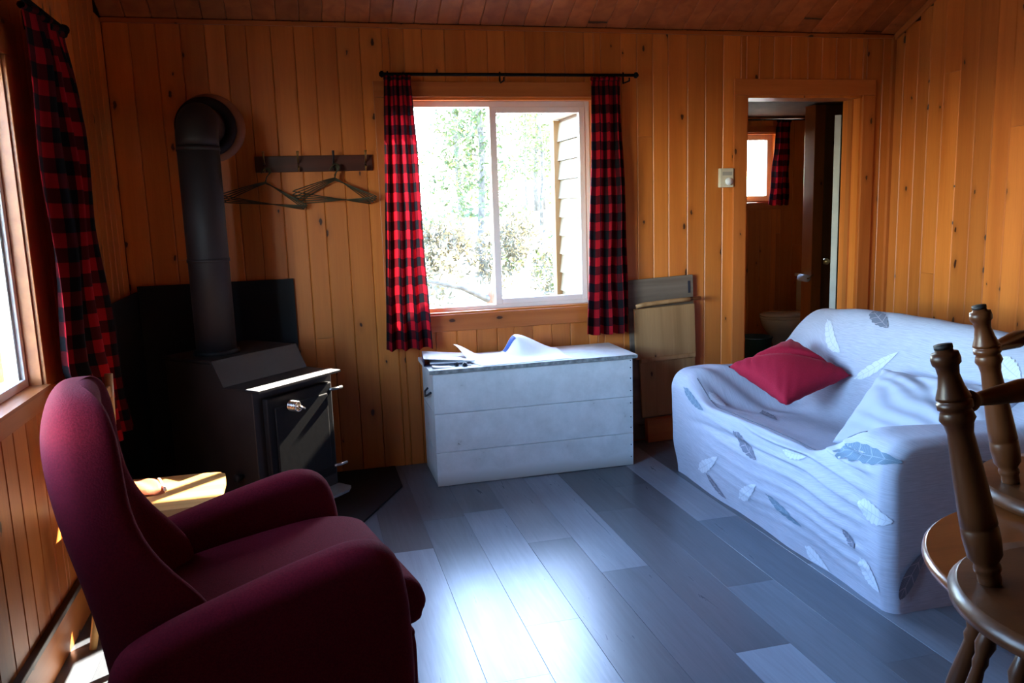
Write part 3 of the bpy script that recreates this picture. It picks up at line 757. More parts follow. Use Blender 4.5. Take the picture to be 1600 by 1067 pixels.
# body with stepped top: outline in (y,z), extruded in x
def extr(name, prof, x0, x1, mat, parent, bev=0.0, seg=2, smooth=False):
    bm = bmesh.new()
    a = [bm.verts.new((x0, y, z)) for y, z in prof]; b = [bm.verts.new((x1, y, z)) for y, z in prof]; n = len(prof)
    for i in range(n): bm.faces.new((a[i], a[(i + 1) % n], b[(i + 1) % n], b[i]))
    f1 = bm.faces.new(a[::-1]); f2 = bm.faces.new(b)
    if bev:
        es = [e for f in (f1, f2) for e in f.edges]
        bmesh.ops.bevel(bm, geom=es, offset=bev, segments=seg, affect='EDGES', profile=0.5)
    return from_bm(name, bm, mat, parent, smooth)
extr('body', [(-0.285, 0.13), (0.30, 0.13), (0.30, 0.775), (-0.03, 0.775), (-0.100, 0.675), (-0.285, 0.675)], -hw + 0.012, hw - 0.012, STOVE, st, 0.004)
extr('top_plate', [(-0.342, 0.674), (-0.342, 0.682), (-0.112, 0.682), (-0.048, 0.790), (0.31, 0.790), (0.31, 0.780), (-0.040, 0.780), (-0.104, 0.674)], -hw, hw, STOVE, st, 0.001, 1)
box('shelf_plate', -hw + 0.002, hw - 0.002, -0.340, -0.255, 0.6822, 0.6845, STEELP, st, bev=0.0008)['label'] = 'bare steel strip along the shelf front'
extr('pedestal', [(-0.22, 0.0), (0.25, 0.0), (0.25, 0.13), (-0.22, 0.13)], -0.20, 0.20, IRON, st, 0.004)
dr = box('door', -0.20, 0.215, -0.318, -0.286, 0.20, 0.635, IRON, st, bev=0.006)
box('door_panel', -0.16, 0.175, -0.326, -0.316, 0.245, 0.59, IRON, dr, bev=0.004).location = (0, -0.02, 0)
# spiral spring handle near the top of the door
pts = []
for k in range(120):
    t = k / 119; a = t * 2 * math.pi * 6
    pts.append((-0.075 + 0.020 * math.cos(a), -0.33 - 0.055 * t, 0.585 + 0.020 * math.sin(a)))
tube('spring_handle', pts, 0.0042, CHROME, st, 6)
tube('handle_bolt', [(-0.075, -0.315, 0.585), (-0.075, -0.39, 0.585), (-0.045, -0.392, 0.570)], 0.006, CHROME, st, 8)
for z in (0.60, 0.24):
    tube('hinge', [(0.20, -0.315, z), (0.235, -0.330, z), (0.275, -0.330, z)], 0.007, STEEL, st, 8)
bm = bmesh.new()
pr = [(-0.21, -0.285), (-0.21, -0.36), (-0.17, -0.40), (0.20, -0.40), (0.25, -0.37), (0.255, -0.285)]
a = [bm.verts.new((x, y, 0.125)) for x, y in pr]; b = [bm.verts.new((x, y, 0.137)) for x, y in pr]
bm.faces.new(a[::-1]); bm.faces.new(b)
for i in range(6): bm.faces.new((a[i], a[(i + 1) % 6], b[(i + 1) % 6], b[i]))
from_bm('ash_lip', bm, STEEL, st)
tube('side_knob', [(-0.25, -0.18, 0.30), (-0.29, -0.18, 0.30), (-0.30, -0.18, 0.30)], [0.008, 0.02, 0.014], IRON, st, 12)
def rescale(o, k):
    for ch_ in [q for q in bpy.data.objects if q.parent == o]:
        ch_.location = Vector([a_ * b_ for a_, b_ in zip(ch_.location, k)])
        ch_.data.transform(Matrix.Diagonal((*k, 1))); rescale(ch_, k)
rescale(st, (0.962, 0.962, 1.037))
# pipe rises from the top plate, turns and runs back into the wall
pc = Vector((-0.425, 3.955)); pl_ = L((pc.x + pc.y) * R2, (pc.x - pc.y) * R2)
bm = bmesh.new()
tube_bm(bm, [(*pl_, 0.819), (*pl_, 0.838)], [0.105, 0.100], 28); from_bm('pipe_ring', bm, IRON, st, True)
def wl(x, y): 
    return ((x - st.location.x) * R2 + (y - st.location.y) * R2, -(x - st.location.x) * R2 + (y - st.location.y) * R2)
PR = 0.090
path = [(*pl_, 0.825), (*pl_, 1.25), (*pl_, 1.255), (*pl_, 1.755)]
bm = bmesh.new(); tube_bm(bm, path, [PR, PR, PR + 0.001, PR + 0.001], 32); 
pp = from_bm('stove_pipe', bm, PIPE, st, True)
el = []
for k in range(9):
    t = k / 8 * math.pi / 2
    el.append((pc.x, pc.y + 0.115 * (1 - math.cos(t)), 1.755 + 0.115 * math.sin(t)))
el.append((-0.438, YB - 0.002, 1.900))
bm = bmesh.new(); tube_bm(bm, [(*wl(x, y), z) for x, y, z in el], PR + 0.002, 32); from_bm('pipe_elbow', bm, PIPE, st, True)
for z in (1.25, 1.745):
    bm = bmesh.new(); tube_bm(bm, [(*pl_, z - 0.008), (*pl_, z + 0.008)], PR + 0.004, 32); from_bm('pipe_band', bm, PIPE, st, True)
# thimble collar on the wall
fc = empty('flue_collar', (-0.440, YB, 1.912)); tag(fc, 'round black flue collar ringed with bare tin on the back wall', 'flue collar')
def disc(bm, r0, r1, y0, y1, seg=48):
    R = []
    for r_, y_ in ((r1, y0), (r1 * 0.99, y1), (r0, y1), (r0, y0)):
        R.append([bm.verts.new((r_ * math.cos(2 * math.pi * k / seg), y_, r_ * math.sin(2 * math.pi * k / seg))) for k in range(seg)])
    for i in range(4):
        a, b = R[i], R[(i + 1) % 4]
        for k in range(seg): bm.faces.new((a[k], a[(k + 1) % seg], b[(k + 1) % seg], b[k]))
bm = bmesh.new(); disc(bm, 0.10, 0.172, -0.001, -0.008); from_bm('tin_ring', bm, plain('dull_copper_tin', (0.34, 0.13, 0.06), 0.5, 0.1), fc, True, loc=(0.020, 0, -0.004))
bm = bmesh.new(); disc(bm, 0.098, 0.150, -0.009, -0.045); from_bm('collar', bm, PIPE, fc, True)
# heat shields and hearth board
tag(box('heat_shield', -0.848, -0.065, YB - 0.022, YB - 0.012, 0.03, 1.115, SHIELD, bev=0.002), 'black sheet-metal heat shield on the back wall behind the stove', 'heat shield')
tag(box('heat_shield', XL + 0.026, XL + 0.036, 3.66, YB - 0.001, 0.03, 1.085, SHIELD, bev=0.002), 'black sheet-metal heat shield on the left wall beside the stove', 'heat shield')
hp = bmesh.new()
pts = [(XL + 0.03, YB - 0.025), (0.42, YB - 0.025), (0.42, 4.18), (0.02, 3.42), (-0.40, 3.36), (XL + 0.03, 3.36)]
a = [hp.verts.new((x, y, 0.001)) for x, y in pts]; b = [hp.verts.new((x, y, 0.012)) for x, y in pts]
hp.faces.new(a[::-1]); hp.faces.new(b)
for i in range(6): hp.faces.new((a[i], a[(i + 1) % 6], b[(i + 1) % 6], b[i]))
tag(from_bm('hearth_pad', hp, SHIELD), 'thin black hearth pad under the wood stove', 'hearth pad')
st.location.z = 0.012

# ------------------------------------------------------------------ coat rail and hangers
cr = empty('coat_rail', (0.09, YB, 1.72)); tag(cr, 'dark reddish coat rail with four hooks on the back wall', 'coat rack')
box('rail', -0.305, 0.305, -0.018, -0.001, -0.042, 0.042, RAILW, cr, bev=0.003)
HX = [-0.258, -0.085, 0.097, 0.266]
for hx in HX:
    bm = bmesh.new()
    tube_bm(bm, [(hx, -0.018, 0.0), (hx, -0.045, 0.012), (hx, -0.07, 0.040), (hx, -0.075, 0.062)], [0.006, 0.005, 0.005, 0.007], 8)
    tube_bm(bm, [(hx, -0.018, -0.01), (hx, -0.034, -0.038), (hx, -0.052, -0.036), (hx, -0.058, -0.018)], [0.005, 0.0045, 0.0045, 0.006], 8)
    from_bm('hook', bm, BRASS if hx != HX[2] else KEYM, cr, True)
def hanger_mesh(w, h):
    bm = bmesh.new()
    P = [(0.0, 0, 0.0), (0.012, 0, -0.012)]
    # hook on top
    hk = [(0.020 * math.cos(t), 0, 0.055 + 0.020 * math.sin(t)) for t in [math.pi * (1.05 - 0.155 * k) for k in range(8)]]
    tube_bm(bm, hk + [(0.004, 0, 0.03), (0.0, 0, 0.0)], 0.0030, 6)
    tri = catmull([(0, 0, 0), (-0.05, 0, -0.02), (-w * 0.93, 0, -h * 0.86), (-w, 0, -h * 0.95), (-w * 0.96, 0, -h), (0, 0, -h * 1.01), (w * 0.96, 0, -h), (w, 0, -h * 0.95), (w * 0.93, 0, -h * 0.86), (0.05, 0, -0.02), (0, 0, 0)], 3)
    tube_bm(bm, tri, 0.0030, 6, False)
    me = bpy.data.meshes.new('coat_hanger'); bm.to_mesh(me); bm.free(); me.materials.append(WIRE); return me
hm = hanger_mesh(0.205, 0.105)
for k in range(4):
    o = link('coat_hanger', hm, WIRE, smooth=(k == 0), loc=(-0.168, YB - 0.050 - 0.009 * k, 1.62 + 0.002 * k), rot=(0.03, math.radians(4 + 2.5 * k), math.radians(-9 + 6 * k)))
    tag(o, 'wire coat hanger in the left bunch, on the leftmost hook of the rail', 'coat hanger', 'hangers in the left bunch')
for k in range(5):
    o = link('coat_hanger', hm, WIRE, loc=(0.187, YB - 0.050 - 0.008 * k, 1.628 + 0.003 * k), rot=(0.03, math.radians(-3 + 3.2 * k), math.radians(-16 + 8 * k)))
    tag(o, 'wire coat hanger in the right bunch, on the third hook of the rail', 'coat hanger', 'hangers in the right bunch')

# thermostat
th = empty('thermostat', (2.512, YB, 1.59)); tag(th, 'small ivory wall thermostat left of the doorway', 'thermostat')
box('cover', -0.046, 0.046, -0.030, -0.001, -0.057, 0.057, PLASTIC, th, bev=0.005)
bm = bmesh.new(); tube_bm(bm, [(0.012, -0.030, -0.022), (0.012, -0.038, -0.022)], [0.024, 0.022], 20); from_bm('dial', bm, PAPER, th, True)
box('scale', -0.030, 0.034, -0.0315, -0.0295, 0.014, 0.036, plain('grey_scale', (0.35, 0.33, 0.28), 0.5), th)

# ------------------------------------------------------------------ white chest
ch = empty('storage_chest', (0, 0, 0)); tag(ch, 'white painted plank chest with worn lid under the back window', 'chest')
CX0, CX1, CY0, CY1 = 0.603, 1.715, 4.112, 4.512
zz = [0.0, 0.150, 0.345, 0.470, 0.612]; zz = [0.0, 0.185, 0.395, 0.612]
for a, b in zip(zz, zz[1:]):
    g = 0.0018
    board('plank', (b - a - g, 0.018, CX1 - CX0), Matrix.Rotation(math.radians(90), 4, 'Y'), CHX, ch, ((CX0 + CX1) / 2, CY0 + 0.018, (a + b) / 2), ch=0.0025)
    board('plank', (b - a - g, 0.018, CX1 - CX0), Matrix.Rotation(math.radians(90), 4, 'Y') @ Matrix.Rotation(math.pi, 4, 'Z'), CHX, ch, ((CX0 + CX1) / 2, CY1 - 0.018, (a + b) / 2), ch=0.0025)
    for xx in (CX0 + 0.0005, CX1 - 0.0185):
        box('end_plank', xx, xx + 0.018, CY0 + 0.019, CY1 - 0.019, a + g, b - g, CHY, ch, bev=0.002)
box('bottom', CX0 + 0.02, CX1 - 0.02, CY0 + 0.02, CY1 - 0.02, 0.02, 0.035, CHX, ch)
lid = box('lid_board', CX0 - 0.020, CX1 + 0.022, CY0 - 0.016, CY0 + 0.195, 0.614, 0.636, CHX, ch, bev=0.003)
box('lid_board', CX0 - 0.020, CX1 + 0.022, CY0 + 0.197, CY1 + 0.012, 0.614, 0.636, CHX, ch, bev=0.003)
e = box('lid_edge', CX0 - 0.021, CX1 + 0.023, CY0 - 0.0185, CY0 - 0.0155, 0.615, 0.634, WORNEDGE, ch); e['label'] = 'worn grey lid edge'
tube('rope_handle', [(CX0 - 0.002, 4.19, 0.50), (CX0 - 0.02, 4.20, 0.485), (CX0 - 0.026, 4.25, 0.47), (CX0 - 0.02, 4.30, 0.485), (CX0 - 0.002, 4.31, 0.50)], 0.006, KEYM, ch, 8)
bm = bmesh.new()
for z in (0.05, 0.12, 0.22, 0.28, 0.36, 0.43, 0.50, 0.56, 0.60):
    tube_bm(bm, [(CX1 - 0.012, CY0 + 0.002, z), (CX1 - 0.012, CY0 - 0.0015, z)], 0.0035, 8)
from_bm('nail', bm, KEYM, ch)['kind'] = 'stuff'

# things on the chest
LZ = 0.6362
bd = empty('binder', (0.700, 4.330, LZ), math.radians(-6)); tag(bd, 'navy ring binder lying closed on the left of the chest', 'binder')
boxes('cover', [(-0.115, 0.16, -0.12, 0.12, 0.0, 0.003), (-0.115, -0.111, -0.12, 0.12, 0.003, 0.042)], NAVY, bd)
c = box('front_cover', -0.115, 0.16, -0.12, 0.12, 0.040, 0.043, PAPER, bd); c.rotation_euler = (0, math.radians(5.5), 0); c.location.z -= 0.013; c['label'] = 'white front cover'
box('pages', -0.08, 0.14, -0.085, 0.11, 0.004, 0.011, PAPER, bd)
tube('ring', [(-0.10 + 0.018 * math.cos(t * 0.5), -0.06, 0.020 + 0.015 * math.sin(t * 0.5)) for t in range(13)], 0.0015, STEEL, bd, 6)
# curled sheet
def sheet(u, v):
    # u left to right, v front to back; the back edge rears up in a curl right of the middle, the left back corner lifts
    x = -0.235 + 0.50 * u - 0.10 * v * (1 - u) ; y = -0.125 + 0.27 * v
    k = ss(0.35, 1.0, v)
    bell = ss(0.44, 0.66, u) * (1 - ss(0.66, 1.0, u))
    z = 0.003 + 0.115 * k * bell + 0.065 * ss(0.75, 1.0, 1 - u) * ss(0.3, 1.0, v) + 0.016 * k * (1 - bell)
    x -= 0.045 * k * bell
    return (x, y - 0.03 * k * bell, z)
sh = empty('paper_sheet', (1.10, 4.235, LZ), math.radians(2)); tag(sh, 'large white paper sheet curling up on the chest lid', 'paper sheet')
grid_mesh('sheet', sheet, 40, 24, PAPER, sh)
grid_mesh('blue_band', lambda u, v: tuple(Vector(sheet(0.47 + 0.16 * u, 0.86 + 0.13 * v)) + Vector((0, -0.0015, 0.0015))), 14, 4, BLUEP, sh)['label'] = 'printed blue band'
grid_mesh('print_mark', lambda u, v: tuple(Vector(sheet(0.20 + 0.025 * u, 0.16 + 0.035 * v)) + Vector((0, 0, 0.0015))), 3, 3, KEYM, sh)['label'] = 'small dark printed mark'
ky = empty('key_bunch', (0.760, 4.150, LZ)); tag(ky, 'small bunch of dark keys at the front of the chest lid', 'keys')
tube('ring', [(0.014 * math.cos(t * math.pi / 8), 0.014 * math.sin(t * math.pi / 8), 0.004) for t in range(17)], 0.002, STEEL, ky, 6)
for k, (a_, l_) in enumerate(((0.3, 0.05), (-0.5, 0.045), (2.6, 0.055))):
    bm = bmesh.new(); tube_bm(bm, [(0.012, 0, 0.006), (0.022, 0, 0.010), (0.034, 0, 0.009)], [0.006, 0.012, 0.009], 10); bm_box(bm, 0.03, 0.03 + l_ * 0.6, -0.003, 0.003, 0.004, 0.008)
    o = from_bm('key', bm, KEYM if k else plain('ivory_fob', (0.5, 0.46, 0.38), 0.4), ky, rot=(0, 0, a_))
pb = empty('note_pad', (0.655, 4.165, LZ)); tag(pb, 'small loose white paper at the front left corner of the chest', 'paper')
grid_mesh('slip', lambda u, v: (-0.045 + 0.10 * u, -0.03 + 0.055 * v, 0.002 + 0.008 * (1 - u) ** 2), 8, 4, PAPER, pb)

# ------------------------------------------------------------------ wooden rack board leaning by the chest
rk = empty('wall_rack', (2.11, 4.50, 0)); tag(rk, 'old plywood rack with a narrow ledge leaning against the back wall', 'rack')
rk.rotation_euler = (0, math.radians(-2.0), 0)
box('back_board', -0.215, 0.210, 0.020, 0.036, 0.02, 1.010, PLYD, rk, bev=0.002)
box('front_panel', -0.190, 0.205, -0.004, 0.018, 0.525, 0.835, PLY, rk, bev=0.003)
box('lower_panel', -0.165, 0.200, 0.002, 0.018, 0.16, 0.520, PLY, rk, bev=0.003)
tube('ledge', [(-0.185, -0.022, 0.855), (-0.14, -0.024, 0.862), (0.10, -0.024, 0.868), (0.235, -0.022, 0.868)], [0.011, 0.013, 0.013, 0.011], PLY, rk, 10)
box('rail', -0.165, 0.2, -0.012, 0.002, 0.505, 0.530, PLY, rk, bev=0.003)
boxes('slot', [(0.175, 0.190, 0.017, 0.0195, 0.90, 0.975)], KEYM, rk)
box('foot_board', -0.145, 0.22, -0.03, 0.018, 0.006, 0.150, TRIM_X, rk, bev=0.003)

# ------------------------------------------------------------------ loveseat in a stretch slipcover
SY0, SY1 = 2.245, 3.965
ARM = [(1.885, 0.0), (1.872, 0.20), (1.866, 0.42), (1.868, 0.545), (1.93, 0.615), (2.08, 0.625), (2.28, 0.612), (2.46, 0.625), (2.58, 0.69), (2.67, 0.79), (2.77, 0.842), (2.90, 0.81), (2.96, 0.66), (2.97, 0.3), (2.97, 0.0)]
MID = [(1.885, 0.0), (1.873, 0.17), (1.870, 0.33), (1.885, 0.445), (1.935, 0.452), (2.06, 0.425), (2.24, 0.405), (2.40, 0.41), (2.50, 0.52), (2.60, 0.72), (2.72, 0.856), (2.86, 0.83), (2.94, 0.66), (2.95, 0.3), (2.95, 0.0)]
NS, NT = 240, 150
armP = catmull([(a, b, 0) for a, b in ARM], 8); midP = catmull([(a, b, 0) for a, b in MID], 8)
def prof_at(P, s):
    f = s * (len(P) - 1); i = min(int(f), len(P) - 2); return P[i].lerp(P[i + 1], f - i)
def sofa(s, t):
    """s: 0..1 front hem -> over -> rear hem; t: 0..1 near end -> far end"""
    e = 0.045
    L_ = SY1 - SY0
    tt = t
    # rounded end: first and last part of t wraps the rim
    if t < e: ang_ = (1 - t / e) * math.pi / 2; y = SY0 + 0.05 * (1 - math.sin(ang_)); ins = 0.05 * (1 - math.cos(ang_))
    elif t > 1 - e: ang_ = (1 - (1 - t) / e) * math.pi / 2; y = SY1 - 0.05 * (1 - math.sin(ang_)); ins = 0.05 * (1 - math.cos(ang_))
    else: y = SY0 + 0.05 + (L_ - 0.10) * (t - e) / (1 - 2 * e); ins = 0.0
    near = 1 - ss(SY0 + 0.16, SY0 + 0.52, y); far = ss(SY1 - 0.42, SY1 - 0.12, y)
    w = max(near, far)
    p = prof_at(midP, s).lerp(prof_at(armP, s), w)
    x, z = p.x, p.y
    # the far arm sits lower at the front
    k = ss(SY1 - 0.9, SY1, y); front = 1 - ss(2.2, 2.6, x)
    z -= 0.045 * k * front * ss(0.3, 0.6, z)
    # back a little humped
    z += 0.022 * math.sin(math.pi * min(1, max(0, (y - SY0) / L_))) * ss(0.6, 0.8, z)
    # inset near the rims
    cx, cz = 2.42, 0.35
    if ins:
        d = Vector((x - cx, max(z - cz, 0) if z > 0.3 else 0)); 
        if d.length > 1e-4: d = d / d.length; x -= d.x * ins; z -= d.y * ins
    # drag folds on the front, fanning from the near arm
    fr = 1 - ss(1.90, 1.99, x)
    hz = ss(0.02, 0.14, z) * (1 - ss(0.52, 0.60, z))
    yy = y - SY0
    q = z - 0.08 * yy + 0.10 * yy * yy * 0.5
    wv = math.sin(105 * q + 4.0 * noise.noise((yy * 2.2, z * 4, 0.3)) + 2.5 * math.sin(2.2 * yy)); wv = 1.6 * max(0.0, wv) ** 1.7 - 0.4
    am = 0.013 * (1 - ss(1.15, 1.5, yy)) * (0.55 + 0.9 * noise.noise((yy * 3.1, z * 7, 4.2)) + 0.4) * ss(0.05, 0.20, yy) * (1 - 0.62 * ss(0.4, 0.95, yy)) * hz
    am2 = ss(0.26, 0.40, z)
    x -= fr * am * wv * (0.45 + 0.75 * am2)
    # deep horizontal sag fold across the middle
    x += fr * 0.012 * math.exp(-((z - 0.40 + 0.10 * yy * 0.4) / 0.018) ** 2) * ss(0.35, 0.7, yy) * (1 - ss(1.3, 1.6, yy))
    # the cover bellies out above a slack foot
    x += fr * 0.020 * (1 - ss(0.02, 0.20, z)) * (0.4 + 0.6 * math.sin(5 * yy) ** 2)
    # seat puckers by the far arm
    seat = ss(1.93, 2.0, x) * (1 - ss(2.40, 2.55, x))
    z += seat * 0.007 * math.sin(46 * (x * 0.75 + y * 0.66)) * ss(SY1 - 0.62, SY1 - 0.30, y) * (1 - ss(SY1 - 0.12, SY1, y))
    n = noise.noise((x * 6, y * 6, z * 6)) * 0.006
    return Vector((x - n * fr, y, z + n * (1 - fr) * ss(0.02, 0.2, z)))
sf = empty('loveseat', (2.42, 3.1, 0)); tag(sf, 'loveseat under a pale grey-blue stretch cover printed with feathers', 'sofa')
so_ = Vector(sf.location)
bm = bmesh.new(); ul = bm.loops.layers.uv.new('UVMap')
V = [[bm.verts.new(sofa(i / NS, j / NT) - so_) for j in range(NT + 1)] for i in range(NS + 1)]
for i in range(NS):
    for j in range(NT):
        fc_ = bm.faces.new((V[i][j], V[i][j + 1], V[i + 1][j + 1], V[i + 1][j]))
        for lp, (a, b) in zip(fc_.loops, ((i, j), (i, j + 1), (i + 1, j + 1), (i + 1, j))): lp[ul].uv = (b / NT * 1.7, a / NS * 2.6)
for j, sg in ((0, 1), (NT, -1)):
    # side skirts: fan of rings towards the middle of the profile so the cloth can pucker slightly
    ring = [V[i][j] for i in range(NS + 1)]
    prev = ring
    for q in (0.06, 0.25, 0.6):
        cur = []
        for i in range(NS + 1):
            v0 = ring[i].co; c0_ = Vector((0.0, v0.y, max(0.0, min(v0.z, 0.30))))
            if v0.z < 0.3: c0_.z = v0.z
            p_ = v0.lerp(c0_, q); p_.y = v0.y + 0.004 * sg * math.sin(9 * p_.x + 7 * p_.z)*ss(0, .3, q)
            cur.append(bm.verts.new(p_))
        for i in range(NS):
            fc_ = bm.faces.new((prev[i], cur[i], cur[i + 1], prev[i + 1]) if j == 0 else (prev[i], prev[i + 1], cur[i + 1], cur[i]))
            for lp in fc_.loops: lp[ul].uv = (lp.vert.co.x, lp.vert.co.z)
        prev = cur
    cen = [bm.verts.new((0.0, prev[0].co.y, z_)) for z_ in (0.0, 0.3)]
    for i in range(NS):
        m0 = cen[0] if i < NS / 2 and False else cen[1]
        fc_ = bm.faces.new((prev[i], m0, prev[i + 1]) if j == 0 else (prev[i], prev[i + 1], m0))
        for lp in fc_.loops: lp[ul].uv = (lp.vert.co.x, lp.vert.co.z)
    fc_ = bm.faces.new((prev[0], prev[-1], cen[1]))
    for lp in fc_.loops: lp[ul].uv = (lp.vert.co.x, lp.vert.co.z)
bmesh.ops.recalc_face_normals(bm, faces=bm.faces)
me = bpy.data.meshes.new('slipcover'); bm.to_mesh(me); bm.free()
link('slipcover', me, SLIP, sf, True)
# crease where the seat meets the front, its shade drawn as a thin dark tube
tube('crease_line', [sofa(0.2862 + 0.0 * k, 0.13 + 0.74 * k / 40) - so_ + Vector((0.0, 0, 0.0008)) for k in range(41)], 0.0022, plain('painted_crease', (0.10, 0.11, 0.14), 0.9), sf, 6)

def surf_n(s, t):
    e = 0.004
    a = sofa(min(1, s + e), t) - sofa(max(0, s - e), t); b = sofa(s, min(1, t + e)) - sofa(s, max(0, t - e))
    n = a.cross(b).normalized(); return n
def feather(s, t, ang_, ln, wd, style, curve=0.15):
    ds = (sofa(s + 0.01, t) - sofa(s - 0.01, t)).length / 0.02; dt = (sofa(s, t + 0.01) - sofa(s, t - 0.01)).length / 0.02
    ca, sa = math.cos(ang_), math.sin(ang_)
    def g(u, v):
        l = (u - 0.5) * ln; hwid = wd * 0.5 * (math.sin(math.pi * min(1, u * 1.0)) ** 0.6) * (1.05 - 0.45 * u) * (1 + 0.10 * math.sin(40 * u))
        if u < 0.1: hwid = min(hwid, wd * 0.06 + wd * 0.2 * u)
        q = (2 * v - 1) * hwid + curve * ln * (0.25 - (u - 0.5) ** 2)
        a = l * ca - q * sa; b = l * sa + q * ca     # a along t (y), b along s (up/over)
        S, T = min(0.995, max(0.004, s + b / ds)), min(0.995, max(0.005, t + a / dt))
        return sofa(S, T) - so_ + surf_n(S, T) * 0.0028
    o = grid_mesh('feather_print', g, 26, 6, FEATH[style], sf, uv=lambda u, v: (u, 2 * v - 1))
    return o
FEATHERS = [
    (0.6459, 0.7892, -2.756, 0.303, 0.084, 'white', 0.12),
    (0.7058, 0.6473, -2.716, 0.236, 0.079, 'dark', 0.12),
    (0.6203, 0.5621, 2.418, 0.278, 0.069, 'white', 0.12),
    (0.575, 0.445, -2.35, 0.29, 0.085, 'dark', 0.12),
    (0.3093, 0.7927, 2.803, 0.121, 0.074, 'white', 0.12),
    (0.3949, 0.6898, -2.898, 0.222, 0.065, 'dark', 0.12),
    (0.2066, 0.8318, -3.052, 0.21, 0.045, 'teal', 0.12),
    (0.1581, 0.5479, -2.795, 0.229, 0.067, 'dark', 0.12),
    (0.0325, 0.7076, -2.754, 0.198, 0.044, 'dark', 0.12),
    (0.0696, 0.7466, 2.606, 0.272, 0.066, 'white', 0.12),
    (0.0611, 0.5408, 2.523, 0.225, 0.067, 'white', 0.12),
    (0.0696, 0.374, -2.931, 0.265, 0.043, 'teal', 0.12),
    (0.198, 0.3385, 3.007, 0.172, 0.048, 'white', 0.12),
    (0.2265, 0.0973, 3.069, 0.336, 0.078, 'teal', 0.12),
    (0.121, 0.0582, -2.977, 0.16, 0.088, 'white', 0.12),
    (0.0753, 0.1327, -2.571, 0.098, 0.033, 'dark', 0.12),
    (0.0154, 0.2569, -2.787, 0.155, 0.065, 'white', 0.12),
    (0.0439, 0.0724, -2.398, 0.137, 0.079, 'white', 0.12),
    (0.6374, 0.1824, -2.455, 0.204, 0.081, 'white', 0.12),
]
for q in FEATHERS: feather(*q)
def side_feather(x, z, ang_, ln, wd, style):
    def g(u, v):
        l = (u - 0.5) * ln; hwid = wd * 0.5 * math.sin(math.pi * u) ** 0.6 * (1.05 - 0.45 * u); q = (2 * v - 1) * hwid + 0.12 * ln * (0.25 - (u - 0.5) ** 2)
        return Vector((x + l * math.cos(ang_) - q * math.sin(ang_), SY0 - 0.007, z + l * math.sin(ang_) + q * math.cos(ang_))) - so_
    grid_mesh('feather_print', g, 24, 6, FEATH[style], sf, uv=lambda u, v: (u, 2 * v - 1))
side_feather(1.975, 0.145, math.radians(60), 0.20, 0.065, 'dark')
side_feather(2.30, 0.46, math.radians(-42), 0.20, 0.06, 'dark')

# ------------------------------------------------------------------ cushions
def cushion_bm(w, h, d, seed, pinch=0.12, nn=26, crease=0.0, wrk=0.0):
    r = random.Random(seed); ph = r.uniform(0, 9)
    bm = bmesh.new(); top, bot = [], []
    for i in range(nn + 1):
        a, b = [], []
        for j in range(nn + 1):
            u, v = i / nn * 2 - 1, j / nn * 2 - 1
            px_ = u * w / 2 * (1 - pinch * (1 - v * v) * abs(u) ** 3); py_ = v * h / 2 * (1 - pinch * (1 - u * u) * abs(v) ** 3)
            th_ = d / 2 * ((1 - u * u) * (1 - v * v)) ** 0.42
            th_ *= 1 + 0.10 * math.sin(3 * u + ph) * math.cos(2.5 * v) - crease * math.exp(-((u * 0.7 + v * 0.7 - 0.35) / 0.10) ** 2)
            rip = 0.004 * math.sin(18 * (u - v) + ph) * (abs(u * v)) ** 0.7 + wrk * math.sin(16 * (u * 0.5 + v) + 4 * noise.noise((u * 1.5, v * 1.5, 1))) * (1 - u * u) ** 0.5 * (1 - v * v) ** 0.5
            a.append(bm.verts.new((px_, py_, th_ + rip)))
            b.append(a[-1] if i in (0, nn) or j in (0, nn) else bm.verts.new((px_, py_, -th_ + rip)))
        top.append(a); bot.append(b)
    for i in range(nn):
        for j in range(nn):
            bm.faces.new((top[i][j], top[i + 1][j], top[i + 1][j + 1], top[i][j + 1]))
            q = (bot[i][j], bot[i][j + 1], bot[i + 1][j + 1], bot[i + 1][j])
            if len(set(q)) == 4:
                try: bm.faces.new(q)
                except ValueError: pass
    return bm
pw = from_bm('throw_pillow', cushion_bm(0.42, 0.40, 0.15, 3, 0.10, 30, 0.5), PILLOWR, None, True)
ex, ey = Vector((0.402, 0.070, 0.098)).normalized(), Vector((0.0955, -0.367, -0.129))
ey = (ey - ex * ey.dot(ex)).normalized(); ez = ex.cross(ey)
if ez.z < 0: ey = -ey; ez = -ez
pw.matrix_world = Matrix.Translation((2.275, 3.475, 0.615)) @ Matrix((ex, ey, ez)).transposed().to_4x4()
tag(pw, 'crimson square throw pillow resting on the loveseat', 'pillow')
pw2 = from_bm('covered_cushion', cushion_bm(0.62, 0.42, 0.17, 9, 0.08, 44, 0.25, 0.006), SLIP, None, True)
pw2.matrix_world = Matrix.Translation((2.36, 2.66, 0.56)) @ Matrix.Rotation(math.radians(-75), 4, 'Z') @ Matrix.Rotation(math.radians(42), 4, 'X')
tag(pw2, 'rumpled cushion in the same feather cloth by the near sofa arm', 'cushion')

